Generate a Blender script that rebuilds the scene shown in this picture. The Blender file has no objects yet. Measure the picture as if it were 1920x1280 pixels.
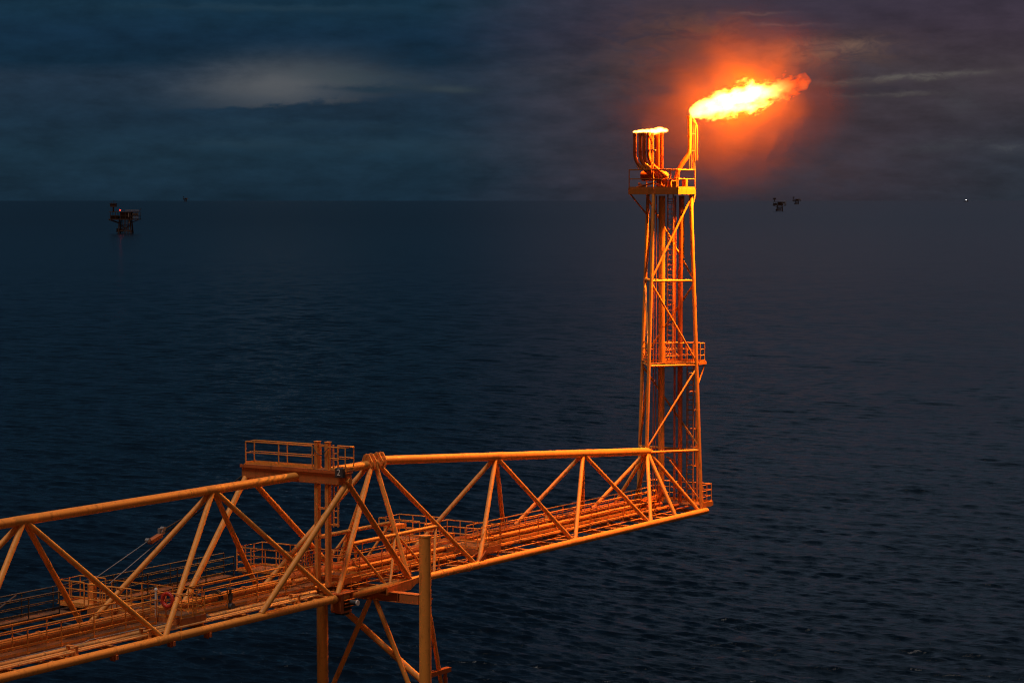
import bpy, bmesh, math, random
import numpy as np
from mathutils import Vector, Matrix

random.seed(7)
S = bpy.context.scene
COL = S.collection
PI = math.pi
R = math.radians

# ------------------------------------------------------------------ camera
TH = math.atan(2810 / 4500)            # angle between the view and the bridge
PITCH = math.atan(265 / 4500)
RGT = Vector((math.sin(TH), -math.cos(TH), 0))
FWD = Vector((math.cos(TH), math.sin(TH), 0))
CAMLOC = Vector((-67.87, -68.12, 46.0))
cd = bpy.data.cameras.new('camera')
cam = bpy.data.objects.new('camera', cd)
COL.objects.link(cam)
look = FWD * math.cos(PITCH) - Vector((0, 0, 1)) * math.sin(PITCH)
cam.location = CAMLOC
cam.rotation_euler = look.to_track_quat('-Z', 'Y').to_euler()
cd.sensor_width = 36.0
cd.lens = 36.0 * 4500 / 1920
cd.clip_start = 1.0
cd.clip_end = 400000.0
S.camera = cam

# ------------------------------------------------------------------ node helpers
class NT:
    def __init__(s, tree):
        s.t = tree
    def n(s, typ, **kw):
        nd = s.t.nodes.new(typ)
        for k, v in kw.items():
            setattr(nd, k, v)
        return nd
    def l(s, a, b):
        s.t.links.new(a, b)
    def put(s, sock, v):
        if isinstance(v, (int, float)):
            sock.default_value = v
        elif isinstance(v, (tuple, list)):
            sock.default_value = v
        else:
            s.l(v, sock)
    def m(s, op, a, b=None, c=None, clamp=False):
        nd = s.n('ShaderNodeMath', operation=op)
        nd.use_clamp = clamp
        s.put(nd.inputs[0], a)
        if b is not None: s.put(nd.inputs[1], b)
        if c is not None: s.put(nd.inputs[2], c)
        return nd.outputs[0]
    def add(s, a, b): return s.m('ADD', a, b)
    def sub(s, a, b): return s.m('SUBTRACT', a, b)
    def mul(s, a, b): return s.m('MULTIPLY', a, b)
    def div(s, a, b): return s.m('DIVIDE', a, b)
    def sstep(s, x, a, b, lo=0.0, hi=1.0):
        nd = s.n('ShaderNodeMapRange', interpolation_type='SMOOTHSTEP')
        s.put(nd.inputs[0], x)
        nd.inputs[1].default_value = a; nd.inputs[2].default_value = b
        nd.inputs[3].default_value = lo; nd.inputs[4].default_value = hi
        return nd.outputs[0]
    def lin(s, x, a, b, lo=0.0, hi=1.0):
        nd = s.n('ShaderNodeMapRange')
        s.put(nd.inputs[0], x)
        nd.inputs[1].default_value = a; nd.inputs[2].default_value = b
        nd.inputs[3].default_value = lo; nd.inputs[4].default_value = hi
        return nd.outputs[0]
    def v(s, op, a, b=None):
        nd = s.n('ShaderNodeVectorMath', operation=op)
        s.put(nd.inputs[0], a)
        if b is not None: s.put(nd.inputs[1], b)
        return nd.outputs['Value'] if op in ('DOT_PRODUCT', 'LENGTH') else nd.outputs[0]
    def scale(s, a, k):
        nd = s.n('ShaderNodeVectorMath', operation='SCALE')
        s.put(nd.inputs[0], a); s.put(nd.inputs['Scale'], k)
        return nd.outputs[0]
    def xyz(s, x, y, z):
        nd = s.n('ShaderNodeCombineXYZ')
        s.put(nd.inputs[0], x); s.put(nd.inputs[1], y); s.put(nd.inputs[2], z)
        return nd.outputs[0]
    def sep(s, a):
        nd = s.n('ShaderNodeSeparateXYZ'); s.put(nd.inputs[0], a)
        return nd.outputs
    def noise(s, vec, scale, detail=4.0, rough=0.55, dist=0.0):
        nd = s.n('ShaderNodeTexNoise')
        s.put(nd.inputs['Vector'], vec)
        nd.inputs['Scale'].default_value = scale
        nd.inputs['Detail'].default_value = detail
        nd.inputs['Roughness'].default_value = rough
        nd.inputs['Distortion'].default_value = dist
        return nd.outputs[0]
    def mix(s, f, a, b, blend='MIX'):
        nd = s.n('ShaderNodeMix', data_type='RGBA', blend_type=blend)
        s.put(nd.inputs[0], f)
        for sk, c in ((nd.inputs[6], a), (nd.inputs[7], b)):
            if isinstance(c, tuple): sk.default_value = (c[0], c[1], c[2], 1)
            else: s.l(c, sk)
        return nd.outputs[2]
    def ramp(s, f, stops):
        nd = s.n('ShaderNodeValToRGB'); s.put(nd.inputs[0], f)
        e = nd.color_ramp.elements
        while len(e) > 1: e.remove(e[0])
        for i, (p, c) in enumerate(stops):
            x = e[0] if i == 0 else e.new(p)
            x.position = p
            x.color = (c[0], c[1], c[2], 1) if isinstance(c, tuple) else (c, c, c, 1)
        return nd.outputs[0]

def new_mat(name):
    m = bpy.data.materials.new(name)
    m.use_nodes = True
    m.node_tree.nodes.clear()
    return m, NT(m.node_tree)

def paint(name, base, dirt, rough=0.42, dirt_amt=1.0, spec=0.4, metal=0.0, streak=True):
    m, t = new_mat(name)
    out = t.n('ShaderNodeOutputMaterial'); p = t.n('ShaderNodeBsdfPrincipled')
    geo = t.n('ShaderNodeNewGeometry').outputs['Position']
    oi = t.n('ShaderNodeObjectInfo').outputs['Random']
    n1 = t.noise(geo, 0.9, 5, 0.6)
    n2 = t.noise(geo, 7.0, 5, 0.7)
    sx = t.sep(geo)
    n3 = t.noise(t.xyz(sx[0], sx[1], t.mul(sx[2], 0.25)), 4.5, 4, 0.65)
    d = t.mul(t.sstep(n2, 0.56, 0.74), t.sstep(n1, 0.4, 0.65))
    d2 = t.mul(t.sstep(n3, 0.50, 0.72), 0.5)
    f = t.m('MAXIMUM', d, d2)
    f = t.mul(f, dirt_amt)
    tint = t.add(0.68, t.add(t.mul(oi, 0.14), t.mul(n1, 0.46)))
    b1 = t.scale(t.mix(t.mul(n1, 0.6), base, tuple(c * k for c, k in zip(base, (0.9, 0.82, 0.7)))), tint)
    colr = t.mix(f, b1, dirt)
    t.l(colr, p.inputs['Base Color'])
    t.l(t.lin(n2, 0.3, 0.8, rough - 0.08, rough + 0.3), p.inputs['Roughness'])
    p.inputs['Specular IOR Level'].default_value = spec
    p.inputs['Metallic'].default_value = metal
    bp = t.n('ShaderNodeBump'); bp.inputs['Strength'].default_value = 0.12
    bp.inputs['Distance'].default_value = 0.02
    t.l(n2, bp.inputs['Height']); t.l(bp.outputs[0], p.inputs['Normal'])
    t.l(p.outputs[0], out.inputs[0])
    return m

YEL = paint('yellow_marine_paint', (0.80, 0.295, 0.05), (0.22, 0.07, 0.018), rough=0.48, dirt_amt=1.0, spec=0.3)
YEL2 = paint('worn_yellow_paint', (0.72, 0.25, 0.048), (0.13, 0.045, 0.014), rough=0.52, dirt_amt=1.0)
SOOT = paint('scorched_steel', (0.34, 0.065, 0.014), (0.05, 0.012, 0.006), rough=0.7, dirt_amt=1.0, spec=0.12)
TOPY = paint('darkened_yellow_paint', (0.35, 0.10, 0.016), (0.1, 0.03, 0.01), rough=0.6, dirt_amt=1.0, spec=0.2)  # yellow darkened in its colour to offset the overbright flame light
BEAM = paint('rust_orange_paint', (0.50, 0.145, 0.032), (0.12, 0.035, 0.012), rough=0.55, dirt_amt=1.0)
PIPE = paint('pipe_paint', (0.70, 0.31, 0.09), (0.12, 0.05, 0.02), rough=0.42, dirt_amt=0.9)
GALV = paint('dark_galvanised_steel', (0.055, 0.055, 0.06), (0.10, 0.035, 0.012), rough=0.55, dirt_amt=0.9)
STEEL = paint('bare_bright_steel', (0.40, 0.385, 0.37), (0.2, 0.12, 0.07), rough=0.3, dirt_amt=0.6, metal=0.5)
HOT = paint('heat_stained_steel', (0.50, 0.12, 0.03), (0.06, 0.016, 0.008), rough=0.62, dirt_amt=1.0, spec=0.18)
RED = paint('lifebuoy_red', (0.50, 0.035, 0.018), (0.3, 0.02, 0.015), rough=0.4, dirt_amt=0.4)
WHT = paint('white_paint', (0.78, 0.76, 0.72), (0.4, 0.3, 0.2), rough=0.5, dirt_amt=0.4)
BLK = paint('black_rubber', (0.018, 0.017, 0.017), (0.03, 0.02, 0.015), rough=0.6, dirt_amt=0.5)
RIGM = paint('rusty_rig_steel', (0.060, 0.030, 0.020), (0.03, 0.012, 0.008), rough=0.7, dirt_amt=0.8)
RIGL = paint('pale_rig_steel', (0.30, 0.22, 0.18), (0.08, 0.04, 0.03), rough=0.7, dirt_amt=0.8)
ORG = paint('orange_block_paint', (0.42, 0.12, 0.035), (0.1, 0.05, 0.03), rough=0.5)

def grating(name):
    m, t = new_mat(name)
    out = t.n('ShaderNodeOutputMaterial'); p = t.n('ShaderNodeBsdfPrincipled')
    geo = t.n('ShaderNodeNewGeometry').outputs['Position']
    sx = t.sep(geo)
    w1 = t.m('PINGPONG', sx[1], 0.04)
    w2 = t.m('PINGPONG', sx[0], 0.12)
    f = t.m('MULTIPLY', t.sstep(w1, 0.008, 0.02), t.sstep(w2, 0.008, 0.03))
    n1 = t.noise(geo, 1.3, 5, 0.65)
    base = t.mix(t.sstep(n1, 0.4, 0.7), (0.36, 0.13, 0.035), (0.15, 0.055, 0.02))
    c = t.mix(t.mul(f, 0.85), base, (0.03, 0.012, 0.007))
    t.l(c, p.inputs['Base Color']); p.inputs['Roughness'].default_value = 0.6
    t.l(p.outputs[0], out.inputs[0])
    return m
GRATE = grating('steel_grating')

def glow(name, colr, strength):
    m, t = new_mat(name)
    out = t.n('ShaderNodeOutputMaterial'); e = t.n('ShaderNodeEmission')
    e.inputs[0].default_value = (*colr, 1); e.inputs[1].default_value = strength
    t.l(e.outputs[0], out.inputs[0])
    return m

# ------------------------------------------------------------------ mesh helpers
def frame(d):
    d = d.normalized()
    u = d.cross(Vector((0, 0, 1)))
    if u.length < 1e-4: u = d.cross(Vector((1, 0, 0)))
    u.normalize()
    return u, d.cross(u).normalized()

def tube(bm, pts, r, seg=12, caps=True):
    pts = [Vector(p) for p in pts]
    rs = r if isinstance(r, (list, tuple)) else [r] * len(pts)
    rings = []
    u = None
    for i, p in enumerate(pts):
        a = pts[max(i - 1, 0)]; b = pts[min(i + 1, len(pts) - 1)]
        d = (b - a).normalized()
        if u is None: u, v = frame(d)
        else:
            u = (u - d * u.dot(d)).normalized(); v = d.cross(u)
        rings.append([bm.verts.new(p + (u * math.cos(2 * PI * k / seg) + v * math.sin(2 * PI * k / seg)) * rs[i]) for k in range(seg)])
    for A, B in zip(rings, rings[1:]):
        for k in range(seg):
            f = bm.faces.new((A[k], A[(k + 1) % seg], B[(k + 1) % seg], B[k])); f.smooth = True
    if caps:
        for ring, flip in ((rings[0], True), (rings[-1], False)):
            vs = [bm.verts.new(v_.co) for v_ in ring]
            bm.faces.new(vs[::-1] if flip else vs)

def box(bm, c, half, ax=None):
    c = Vector(c)
    X, Y, Z = ax if ax else (Vector((1, 0, 0)), Vector((0, 1, 0)), Vector((0, 0, 1)))
    vs = [bm.verts.new(c + X * (half[0] * i) + Y * (half[1] * j) + Z * (half[2] * k)) for i in (-1, 1) for j in (-1, 1) for k in (-1, 1)]
    for q in ((0, 1, 3, 2), (4, 6, 7, 5), (0, 4, 5, 1), (2, 3, 7, 6), (0, 2, 6, 4), (1, 5, 7, 3)):
        bm.faces.new([vs[i] for i in q])

def bx(bm, x0, x1, y0, y1, z0, z1):
    box(bm, ((x0 + x1) / 2, (y0 + y1) / 2, (z0 + z1) / 2), (abs(x1 - x0) / 2, abs(y1 - y0) / 2, abs(z1 - z0) / 2))

def beam(bm, a, b, w, h):
    a, b = Vector(a), Vector(b)
    d = b - a; u, v = frame(d)
    box(bm, (a + b) / 2, (d.length / 2, w / 2, h / 2), (d.normalized(), u, v))

def ibeam(bm, a, b, w, h, t=0.025):
    a, b = Vector(a), Vector(b)
    d = b - a; L = d.length; d.normalize(); u, v = frame(d)
    if v.z < 0: v = -v
    m = (a + b) / 2
    box(bm, m, (L / 2, t / 2, h / 2 - t), (d, u, v))
    box(bm, m + v * (h / 2 - t / 2), (L / 2, w / 2, t / 2), (d, u, v))
    box(bm, m - v * (h / 2 - t / 2), (L / 2, w / 2, t / 2), (d, u, v))

def prism(bm, outline, nrm, th):
    """extrude a planar outline (list of points) by +-th/2 along nrm"""
    nrm = Vector(nrm).normalized()
    A = [bm.verts.new(Vector(p) + nrm * th / 2) for p in outline]
    B = [bm.verts.new(Vector(p) - nrm * th / 2) for p in outline]
    bm.faces.new(A); bm.faces.new(B[::-1])
    n = len(A)
    for i in range(n):
        bm.faces.new((A[i], B[i], B[(i + 1) % n], A[(i + 1) % n]))

WORLD = {}
def wloc(o):
    return WORLD.get(o.name, Vector((0, 0, 0))) if o else Vector((0, 0, 0))

def obj(name, bm, mat, parent=None, bevel=0.0):
    bmesh.ops.recalc_face_normals(bm, faces=bm.faces)
    lo = Vector([min(v.co[i] for v in bm.verts) for i in range(3)])
    hi = Vector([max(v.co[i] for v in bm.verts) for i in range(3)])
    c = (lo + hi) / 2
    bmesh.ops.translate(bm, vec=-c, verts=bm.verts)
    me = bpy.data.meshes.new(name)
    bm.to_mesh(me); bm.free()
    me.materials.append(mat)
    o = bpy.data.objects.new(name, me)
    COL.objects.link(o)
    o.location = c - wloc(parent)
    if parent: o.parent = parent
    WORLD[o.name] = c
    if bevel:
        b = o.modifiers.new('bevel', 'BEVEL'); b.width = bevel; b.segments = 2; b.limit_method = 'ANGLE'
    return o

def thing(name, label, cat, loc, group=None):
    o = bpy.data.objects.new(name, None)
    COL.objects.link(o); o.location = loc
    o.empty_display_size = 0.3
    WORLD[o.name] = Vector(loc)
    tag(o, label, cat, group)
    return o

def tag(o, label, cat, group=None, kind=None):
    if label: o['label'] = label
    if cat: o['category'] = cat
    if group: o['group'] = group
    if kind: o['kind'] = kind
    return o

def B():
    return bmesh.new()

def T(parent, name, a, b, r, mat=None, seg=16):
    bm = B(); tube(bm, [a, b], r, seg)
    return obj(name, bm, mat or YEL, parent)

def dup_child(src, parent, loc):
    c = src.copy(); COL.objects.link(c)
    c.parent = parent; c.location = Vector(loc) - wloc(parent)
    WORLD[c.name] = Vector(loc)
    return c

def railing(parent, pts, h=1.05, levels=(1.0, 0.68, 0.36), spacing=2.0, r=0.030, mat=None, kick=True, ends=(True, True)):
    mat = mat or YEL
    pts = [Vector(p) for p in pts]
    up = Vector((0, 0, 1))
    bm = B()
    for lv in levels:
        tube(bm, [p + up * h * lv for p in pts], r * (1.1 if lv == 1.0 else 0.85), 8)
    if kick:
        for a, b in zip(pts, pts[1:]):
            d = (b - a); u = Vector((-d.y, d.x, 0)).normalized()
            box(bm, (a + b) / 2 + up * 0.07, (d.length / 2, 0.006, 0.05), (d.normalized(), u, up))
    rl = obj('railing', bm, mat, parent)
    spots = []
    for i, (a, b) in enumerate(zip(pts, pts[1:])):
        n = max(1, round((b - a).length / spacing))
        for k in range(n + 1):
            if k == 0 and i > 0: continue
            if k == 0 and i == 0 and not ends[0]: continue
            spots.append(a + (b - a) * (k / n))
    first = None
    for p in spots:
        c = p + up * (h / 2)
        if first is None:
            bm = B(); tube(bm, [p, p + up * h], r * 0.95, 8)
            box(bm, p + up * 0.012, (0.06, 0.06, 0.012))
            first = obj('post', bm, mat, rl)
            WORLD[first.name] = WORLD[first.name]
            off = WORLD[first.name] - p
        else:
            dup_child(first, rl, p + off)
    return rl

def ladder(parent, x, y, z0, z1, w=0.42, axis='y', mat=None, cage=None, step=0.3):
    """vertical ladder; stringers apart along `axis`; cage = (z0, z1, direction vector)"""
    mat = mat or YEL
    u = Vector((0, 1, 0)) if axis == 'y' else Vector((1, 0, 0))
    c = Vector((x, y, 0))
    bm = B()
    for s in (-1, 1):
        p = c + u * (s * w / 2)
        tube(bm, [p + Vector((0, 0, z0)), p + Vector((0, 0, z1))], 0.042, 8)
    ld = obj('ladder', bm, mat, parent)
    n = int((z1 - z0) / step)
    bm = B()
    for i in range(n):
        z = z0 + (i + 0.5) * step
        tube(bm, [c - u * (w / 2) + Vector((0, 0, z)), c + u * (w / 2) + Vector((0, 0, z))], 0.028, 6)
    obj('rungs', bm, mat, ld)
    if cage:
        a, b, d = cage
        d = Vector(d)
        bm = B()
        k = max(1, round((b - a) / 1.15))
        for i in range(k + 1):
            z = a + (b - a) * i / k
            arc = [c + u * (w / 2 * 1.25 * math.cos(q)) + d * (0.72 * math.sin(q)) + Vector((0, 0, z)) for q in [PI * j / 10 for j in range(11)]]
            tube(bm, arc, 0.024, 6)
        for q in (0.3, 1.0, PI / 2, 2.14, 2.84):
            p = c + u * (w / 2 * 1.25 * math.cos(q)) + d * (0.72 * math.sin(q))
            tube(bm, [p + Vector((0, 0, a)), p + Vector((0, 0, b))], 0.018, 6)
        obj('safety_cage', bm, mat, ld)
    return ld

ZF = 27.43      # bottom chords
HW = 2.25
ZD = ZF + 0.40  # walkway deck

def tz(x):      # height of the top chord
    return 33.03 if x < 28 else 33.15 - (x - 29.0) * 0.0728

def pipe_run(parent, pts, r, mat, clamp=2.9, seg=14, name='pipe'):
    bm = B(); tube(bm, pts, r, seg)
    pts = [Vector(p) for p in pts]
    for a, b in zip(pts, pts[1:]):
        L = (b - a).length; d = (b - a).normalized()
        s = 0.7
        while s < L - 0.2:
            tube(bm, [a + d * (s - 0.035), a + d * (s + 0.035)], r * 1.22, seg)
            s += clamp * random.uniform(0.8, 1.2)
    return obj(name, bm, mat, parent)

# ================================================================== NEAR BRIDGE SPAN
nb = thing('truss_bridge', 'near span of the yellow tubular truss bridge, lit peach, with lifebuoy platform and bundled pipes', 'bridge', (8, 0, ZF), 'spans of the flare bridge')
XA = -9.0
T(nb, 'top_chord', (XA, 0, 33.03), (28.0, 0, 33.03), 0.205, YEL, 24)
for s in (-1, 1):
    T(nb, 'bottom_chord', (XA, s * HW, ZF), (22.05, s * HW, ZF), 0.185, YEL, 24)
def web(parent, xt, xf, s, r=0.125, zt=None):
    zt = tz(xt) if zt is None else zt
    a = Vector((xt, 0, zt)); b = Vector((xf, s * HW, ZF))
    d = (b - a).normalized()
    return T(parent, 'brace', a + d * 0.12, b - d * 0.1, r, YEL, 16)
for xt, xf in ((-8.3, -2.3), (3.8, -2.3), (3.8, 9.8), (15.9, 9.8), (15.9, 22.0)):
    for s in (-1, 1):
        web(nb, xt, xf, s)
web(nb, 28.25, 22.15, -1, 0.13); web(nb, 28.25, 22.15, 1, 0.13)

def floor_members(parent, x0, x1, step=2.9, first=0.0):
    """transverse beams between the bottom chords and the flat bracing under the walkway"""
    x = x0 + first
    k = 0
    while x < x1:
        bm = B(); ibeam(bm, (x, -HW + 0.1, ZF + 0.03), (x, HW - 0.1, ZF + 0.03), 0.12, 0.2)
        obj('cross_beam', bm, YEL2, parent)
        if x + step < x1 + 0.5:
            bm = B()
            ya, yb = (-HW + 0.12, HW - 0.12) if k % 2 == 0 else (HW - 0.12, -HW + 0.12)
            tube(bm, [(x + 0.1, ya, ZF - 0.02), (x + step - 0.1, yb, ZF - 0.02)], 0.055, 10)
            obj('floor_brace', bm, YEL2, parent)
        x += step; k += 1
floor_members(nb, -8, 21.8, 2.95, 0.3)

# chord rings, lugs under the front chord
for x in (6.56, 10.2, 12.63):
    bm = B()
    prism(bm, [(x - 0.16, -HW - 0.03, ZF - 0.10), (x + 0.16, -HW - 0.03, ZF - 0.10), (x + 0.19, -HW - 0.03, ZF - 0.34), (x + 0.07, -HW - 0.03, ZF - 0.30), (x, -HW - 0.03, ZF - 0.40), (x - 0.15, -HW - 0.03, ZF - 0.34)], (0, 1, 0), 0.16)
    box(bm, (x, -HW - 0.12, ZF - 0.22), (0.05, 0.13, 0.1))
    obj('pipe_lug', bm, HOT, nb, 0.01)
for x in (9.4, 10.75, 21.9):
    bm = B(); tube(bm, [(x - 0.06, -HW, ZF), (x + 0.06, -HW, ZF)], 0.205, 24)
    obj('chord_ring', bm, YEL, nb)
for x in (2.0, 14.2, 17.2):
    bm = B(); tube(bm, [(x - 0.03, 0, 33.03), (x + 0.03, 0, 33.03)], 0.2135, 24)
    obj('weld_band', bm, YEL, nb)

# pipes on the near span
pipe_run(nb, [(XA, -2.03, ZF + 0.30), (21.0, -2.03, ZF + 0.30)], 0.048, PIPE, 2.6)
pipe_run(nb, [(XA, -1.84, ZF + 0.31), (21.0, -1.84, ZF + 0.31)], 0.062, PIPE, 2.6)
pipe_run(nb, [(XA, -1.42, ZF + 0.30), (21.6, -1.42, ZF + 0.30)], 0.105, PIPE, 3.1)
bm = B(); tube(bm, [(XA, -1.18, ZF + 0.36), (6.0, -1.18, ZF + 0.36), (6.3, -1.18, ZF + 0.42), (14, -1.18, ZF + 0.36)], 0.026, 8)
obj('conduit', bm, STEEL, nb)
bm = B(); tube(bm, [(XA, -1.28, ZF + 0.26), (18, -1.28, ZF + 0.26)], 0.03, 8)
obj('conduit', bm, GALV, nb)
lp = pipe_run(nb, [(XA, 0.32, ZF + 0.62), (21.8, 0.32, ZF + 0.62)], 0.21, YEL2, 3.3, 18, 'process_pipe')
bm = B()
tube(bm, [(16.35, 0.32, ZF + 0.62), (16.41, 0.32, ZF + 0.62)], 0.36, 18)
tube(bm, [(16.47, 0.32, ZF + 0.62), (16.53, 0.32, ZF + 0.62)], 0.36, 18)
obj('flange', bm, GALV, lp)
bm = B()                                               # small valve with handwheel beside the large pipe
tube(bm, [(15.7, -1.25, ZF + 0.45), (15.7, -0.95, ZF + 0.45)], 0.16, 14)
tube(bm, [(15.7, -1.1, ZF + 0.45), (15.7, -1.1, ZF + 1.25)], 0.06, 10); tube(bm, [(15.7, -1.1, ZF + 0.75), (15.7, -1.1, ZF + 1.05)], 0.11, 12)
tube(bm, [(15.7, -1.1, ZF + 1.24), (15.7, -1.1, ZF + 1.28)], 0.2, 16)
obj('valve', bm, GALV, nb)
for x in (4.5, 9.0, 19.4):                             # pipe supports standing on the front chord
    bm = B()
    bx(bm, x - 0.07, x + 0.07, -2.2, -1.2, ZF + 0.1, ZF + 0.22)
    bx(bm, x - 0.07, x + 0.07, -2.16, -2.09, ZF + 0.22, ZF + 0.52)
    bx(bm, x - 0.07, x + 0.07, -1.72, -1.62, ZF + 0.22, ZF + 0.52)
    bx(bm, x - 0.09, x + 0.09, -2.2, -1.6, ZF + 0.52, ZF + 0.55)
    obj('pipe_support', bm, YEL2, nb)
for i in range(8):
    x = -7 + i * 3.7
    bm = B(); tube(bm, [(x, 0.32, ZF + 0.1), (x, 0.32, ZF + 0.45)], 0.07, 8)
    bx(bm, x - 0.08, x + 0.08, 0.0, 0.64, ZF + 0.36, ZF + 0.42)
    obj('pipe_support', bm, YEL2, nb)

# main walkway and its railings
bm = B(); bx(bm, XA, 21.9, -1.05, -0.02, ZD - 0.05, ZD)
obj('walkway', bm, GRATE, nb)
bm = B()
for y in (-1.1, 0.03):
    bx(bm, XA, 21.9, y - 0.04, y + 0.04, ZD - 0.2, ZD - 0.052)
obj('walkway_stringer', bm, YEL2, nb)
railing(nb, [(XA, -1.05, ZD), (10.7, -1.05, ZD)])
railing(nb, [(13.4, -1.05, ZD), (22.0, -1.05, ZD)])
railing(nb, [(XA, -0.05, ZD), (21.0, -0.05, ZD)])
# outboard dark walkway along the back
bm = B(); bx(bm, XA, 23.0, 4.0, 5.2, ZD - 0.06, ZD - 0.005)
obj('outboard_walkway', bm, GRATE, nb)
x = -8.0
while x < 22:
    bm = B(); tube(bm, [(x, HW, ZF), (x, 5.0, ZD - 0.15)], 0.05, 8)
    obj('outrigger', bm, GALV, nb)
    x += 3.0
railing(nb, [(XA, 5.15, ZD), (23.0, 5.15, ZD)], mat=GALV)
railing(nb, [(XA, 4.05, ZD), (10.2, 4.05, ZD)], mat=GALV)
railing(nb, [(14.0, 4.05, ZD), (22.4, 4.05, ZD)], mat=GALV)
bm = B(); tube(bm, [(5.2, 4.9, 27.6), (8.6, 5.1, ZD + 1.0)], 0.045, 8)
obj('handrail_strut', bm, GALV, nb)

def crossover(parent, x0, x1, y0, y1, z, front_gap=True, back_box=None, h=1.05):
    """transverse platform stepping over the pipes, with its own railing"""
    bm = B()
    bx(bm, x0, x1, y0, y1, z - 0.05, z)
    pl = obj('platform', bm, GRATE, parent)
    bm = B()
    for x in (x0, x1):
        s = 1 if x == x1 else -1
        bx(bm, x + s * 0.002, x + s * 0.03, y0, y1, z - 0.3, z - 0.003)
    bx(bm, x0, x1, y0 - 0.03, y0 - 0.002, z - 0.3, z - 0.003)
    obj('fascia', bm, BEAM, pl)
    bm = B()
    for x in (x0 + 0.08, x1 - 0.08):
        for y in (y0 + 0.1, (y0 + y1) / 2, y1 - 0.1):
            tube(bm, [(x, y, ZF - 0.02), (x, y, z - 0.05)], 0.05, 8)
    obj('stand', bm, YEL2, pl)
    railing(pl, [(x0 + 0.03, -0.2, z), (x0 + 0.03, y0 + 0.03, z), (x1 - 0.03, y0 + 0.03, z), (x1 - 0.03, y1 - 0.03, z), (x0 + 0.03, y1 - 0.03, z), (x0 + 0.03, 0.9, z)], h=h, spacing=0.9)
    return pl
p1 = crossover(nb, 11.3, 12.9, -1.95, 3.4, ZF + 0.62)
# stair treads down to the pipe level at the front
bm = B()
for k in range(3):
    bx(bm, 13.0 + k * 0.26, 13.24 + k * 0.26, -1.8, -1.15, ZF + 0.5 - k * 0.1, ZF + 0.53 - k * 0.1)
obj('step', bm, GALV, nb)
# hatch enclosure with a square post on the outboard walkway
hb = B()
bx(hb, 11.2, 12.6, 3.45, 5.0, ZF + 0.62, ZF + 0.70)
bx(hb, 11.9, 12.15, 3.6, 3.85, ZF + 0.70, ZF + 1.9)
he = obj('hatch_landing', hb, YEL2, nb)
railing(he, [(11.2, 3.5, ZF + 0.7), (11.2, 5.0, ZF + 0.7), (12.6, 5.0, ZF + 0.7), (12.6, 3.5, ZF + 0.7)], spacing=0.75)
# white post beside the lifebuoy
bm = B(); tube(bm, [(11.2, -0.62, ZF + 0.6), (11.2, -0.62, ZF + 1.78)], 0.055, 10); tube(bm, [(11.2, -0.62, ZF + 1.78), (11.2, -0.62, ZF + 1.84), (11.2, -0.62, ZF + 1.88)], [0.075, 0.07, 0.03], 10)
obj('marker_post', bm, WHT, nb)

# ================================================================== FAR BRIDGE SPAN
fb = thing('truss_bridge', 'far span of the truss bridge, glowing orange, tapering towards the flare tower', 'bridge', (42, 0, ZF), 'spans of the flare bridge')
XE = 59.65
bm = B(); tube(bm, [(28.95, 0, tz(28.95)), (56.3, 0, tz(56.3)), (56.62, 0, tz(56.6)), (56.7, 0, tz(56.7))], [0.225, 0.225, 0.225, 0.15], 24)
obj('top_chord', bm, YEL, fb)
for s in (-1, 1):
    bm = B(); tube(bm, [(22.35, s * HW, ZF), (XE - 0.1, s * HW, ZF), (XE, s * HW, ZF), (XE + 0.03, s * HW, ZF)], [0.185, 0.185, 0.17, 0.10], 24)
    obj('bottom_chord', bm, YEL, fb)
for xt, xf in ((28.4, 34.2), (39.6, 34.4), (39.6, 44.0), (48.8, 44.1), (48.8, 52.6), (56.3, 52.7), (56.3, 55.8), (56.4, 58.75)):
    for s in (-1, 1):
        web(fb, xt, xf, s, 0.12 if xt < 45 else 0.115)
for s in (-1, 1):
    web(fb, 28.4, 28.2, s, 0.12)
# mid-height tubes and their small secondary braces
def fpt(x, z, s):
    return Vector((x, s * HW * (33.05 - z) / (33.05 - ZF), z))
for s, xa, xb in ((-1, 24.55, 31.9), (1, 24.55, 31.9)):
    zt_ = 29.63
    bm = B(); tube(bm, [fpt(xa, zt_, s), fpt(xb, zt_, s)], 0.1, 14); obj('mid_tube', bm, YEL, fb)
    for a, b in (((24.7, 29.55), (26.3, ZF)), ((28.2, 29.6), (26.5, ZF)), ((28.35, 29.6), (30.1, ZF)), ((31.75, 29.6), (30.3, ZF))):
        bm = B(); tube(bm, [fpt(a[0], a[1], s), fpt(b[0], b[1], s)], 0.07, 12); obj('secondary_brace', bm, YEL, fb)
for par, xs_t, xs_f in ((nb, (3.8, 15.9), (-2.3, 9.8)), (fb, (39.6, 48.8), (34.3, 44.05, 52.65))):
    for x in xs_t:
        rr0 = 0.212 if par is nb else 0.2315
        bm = B(); tube(bm, [(x - 0.62, 0, tz(x - 0.62)), (x - 0.6, 0, tz(x - 0.6)), (x + 0.6, 0, tz(x + 0.6)), (x + 0.62, 0, tz(x + 0.62))], [rr0 - .006, rr0, rr0, rr0 - .006], 24)
        obj('joint_can', bm, YEL, par)
    for x in xs_f:
        for s in (-1, 1):
            bm = B(); tube(bm, [(x - 0.62, s * HW, ZF), (x - 0.6, s * HW, ZF), (x + 0.6, s * HW, ZF), (x + 0.62, s * HW, ZF)], [0.186, 0.192, 0.192, 0.186], 24)
            obj('joint_can', bm, YEL, par)
floor_members(fb, 22.6, 59.0, 2.75, 0.5)
for x in (31.0, 33.2, 33.5, 34.3):
    bm = B(); tube(bm, [(x - 0.05, -HW, ZF), (x + 0.05, -HW, ZF)], 0.203, 24)
    obj('chord_ring', bm, YEL, fb)
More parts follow.
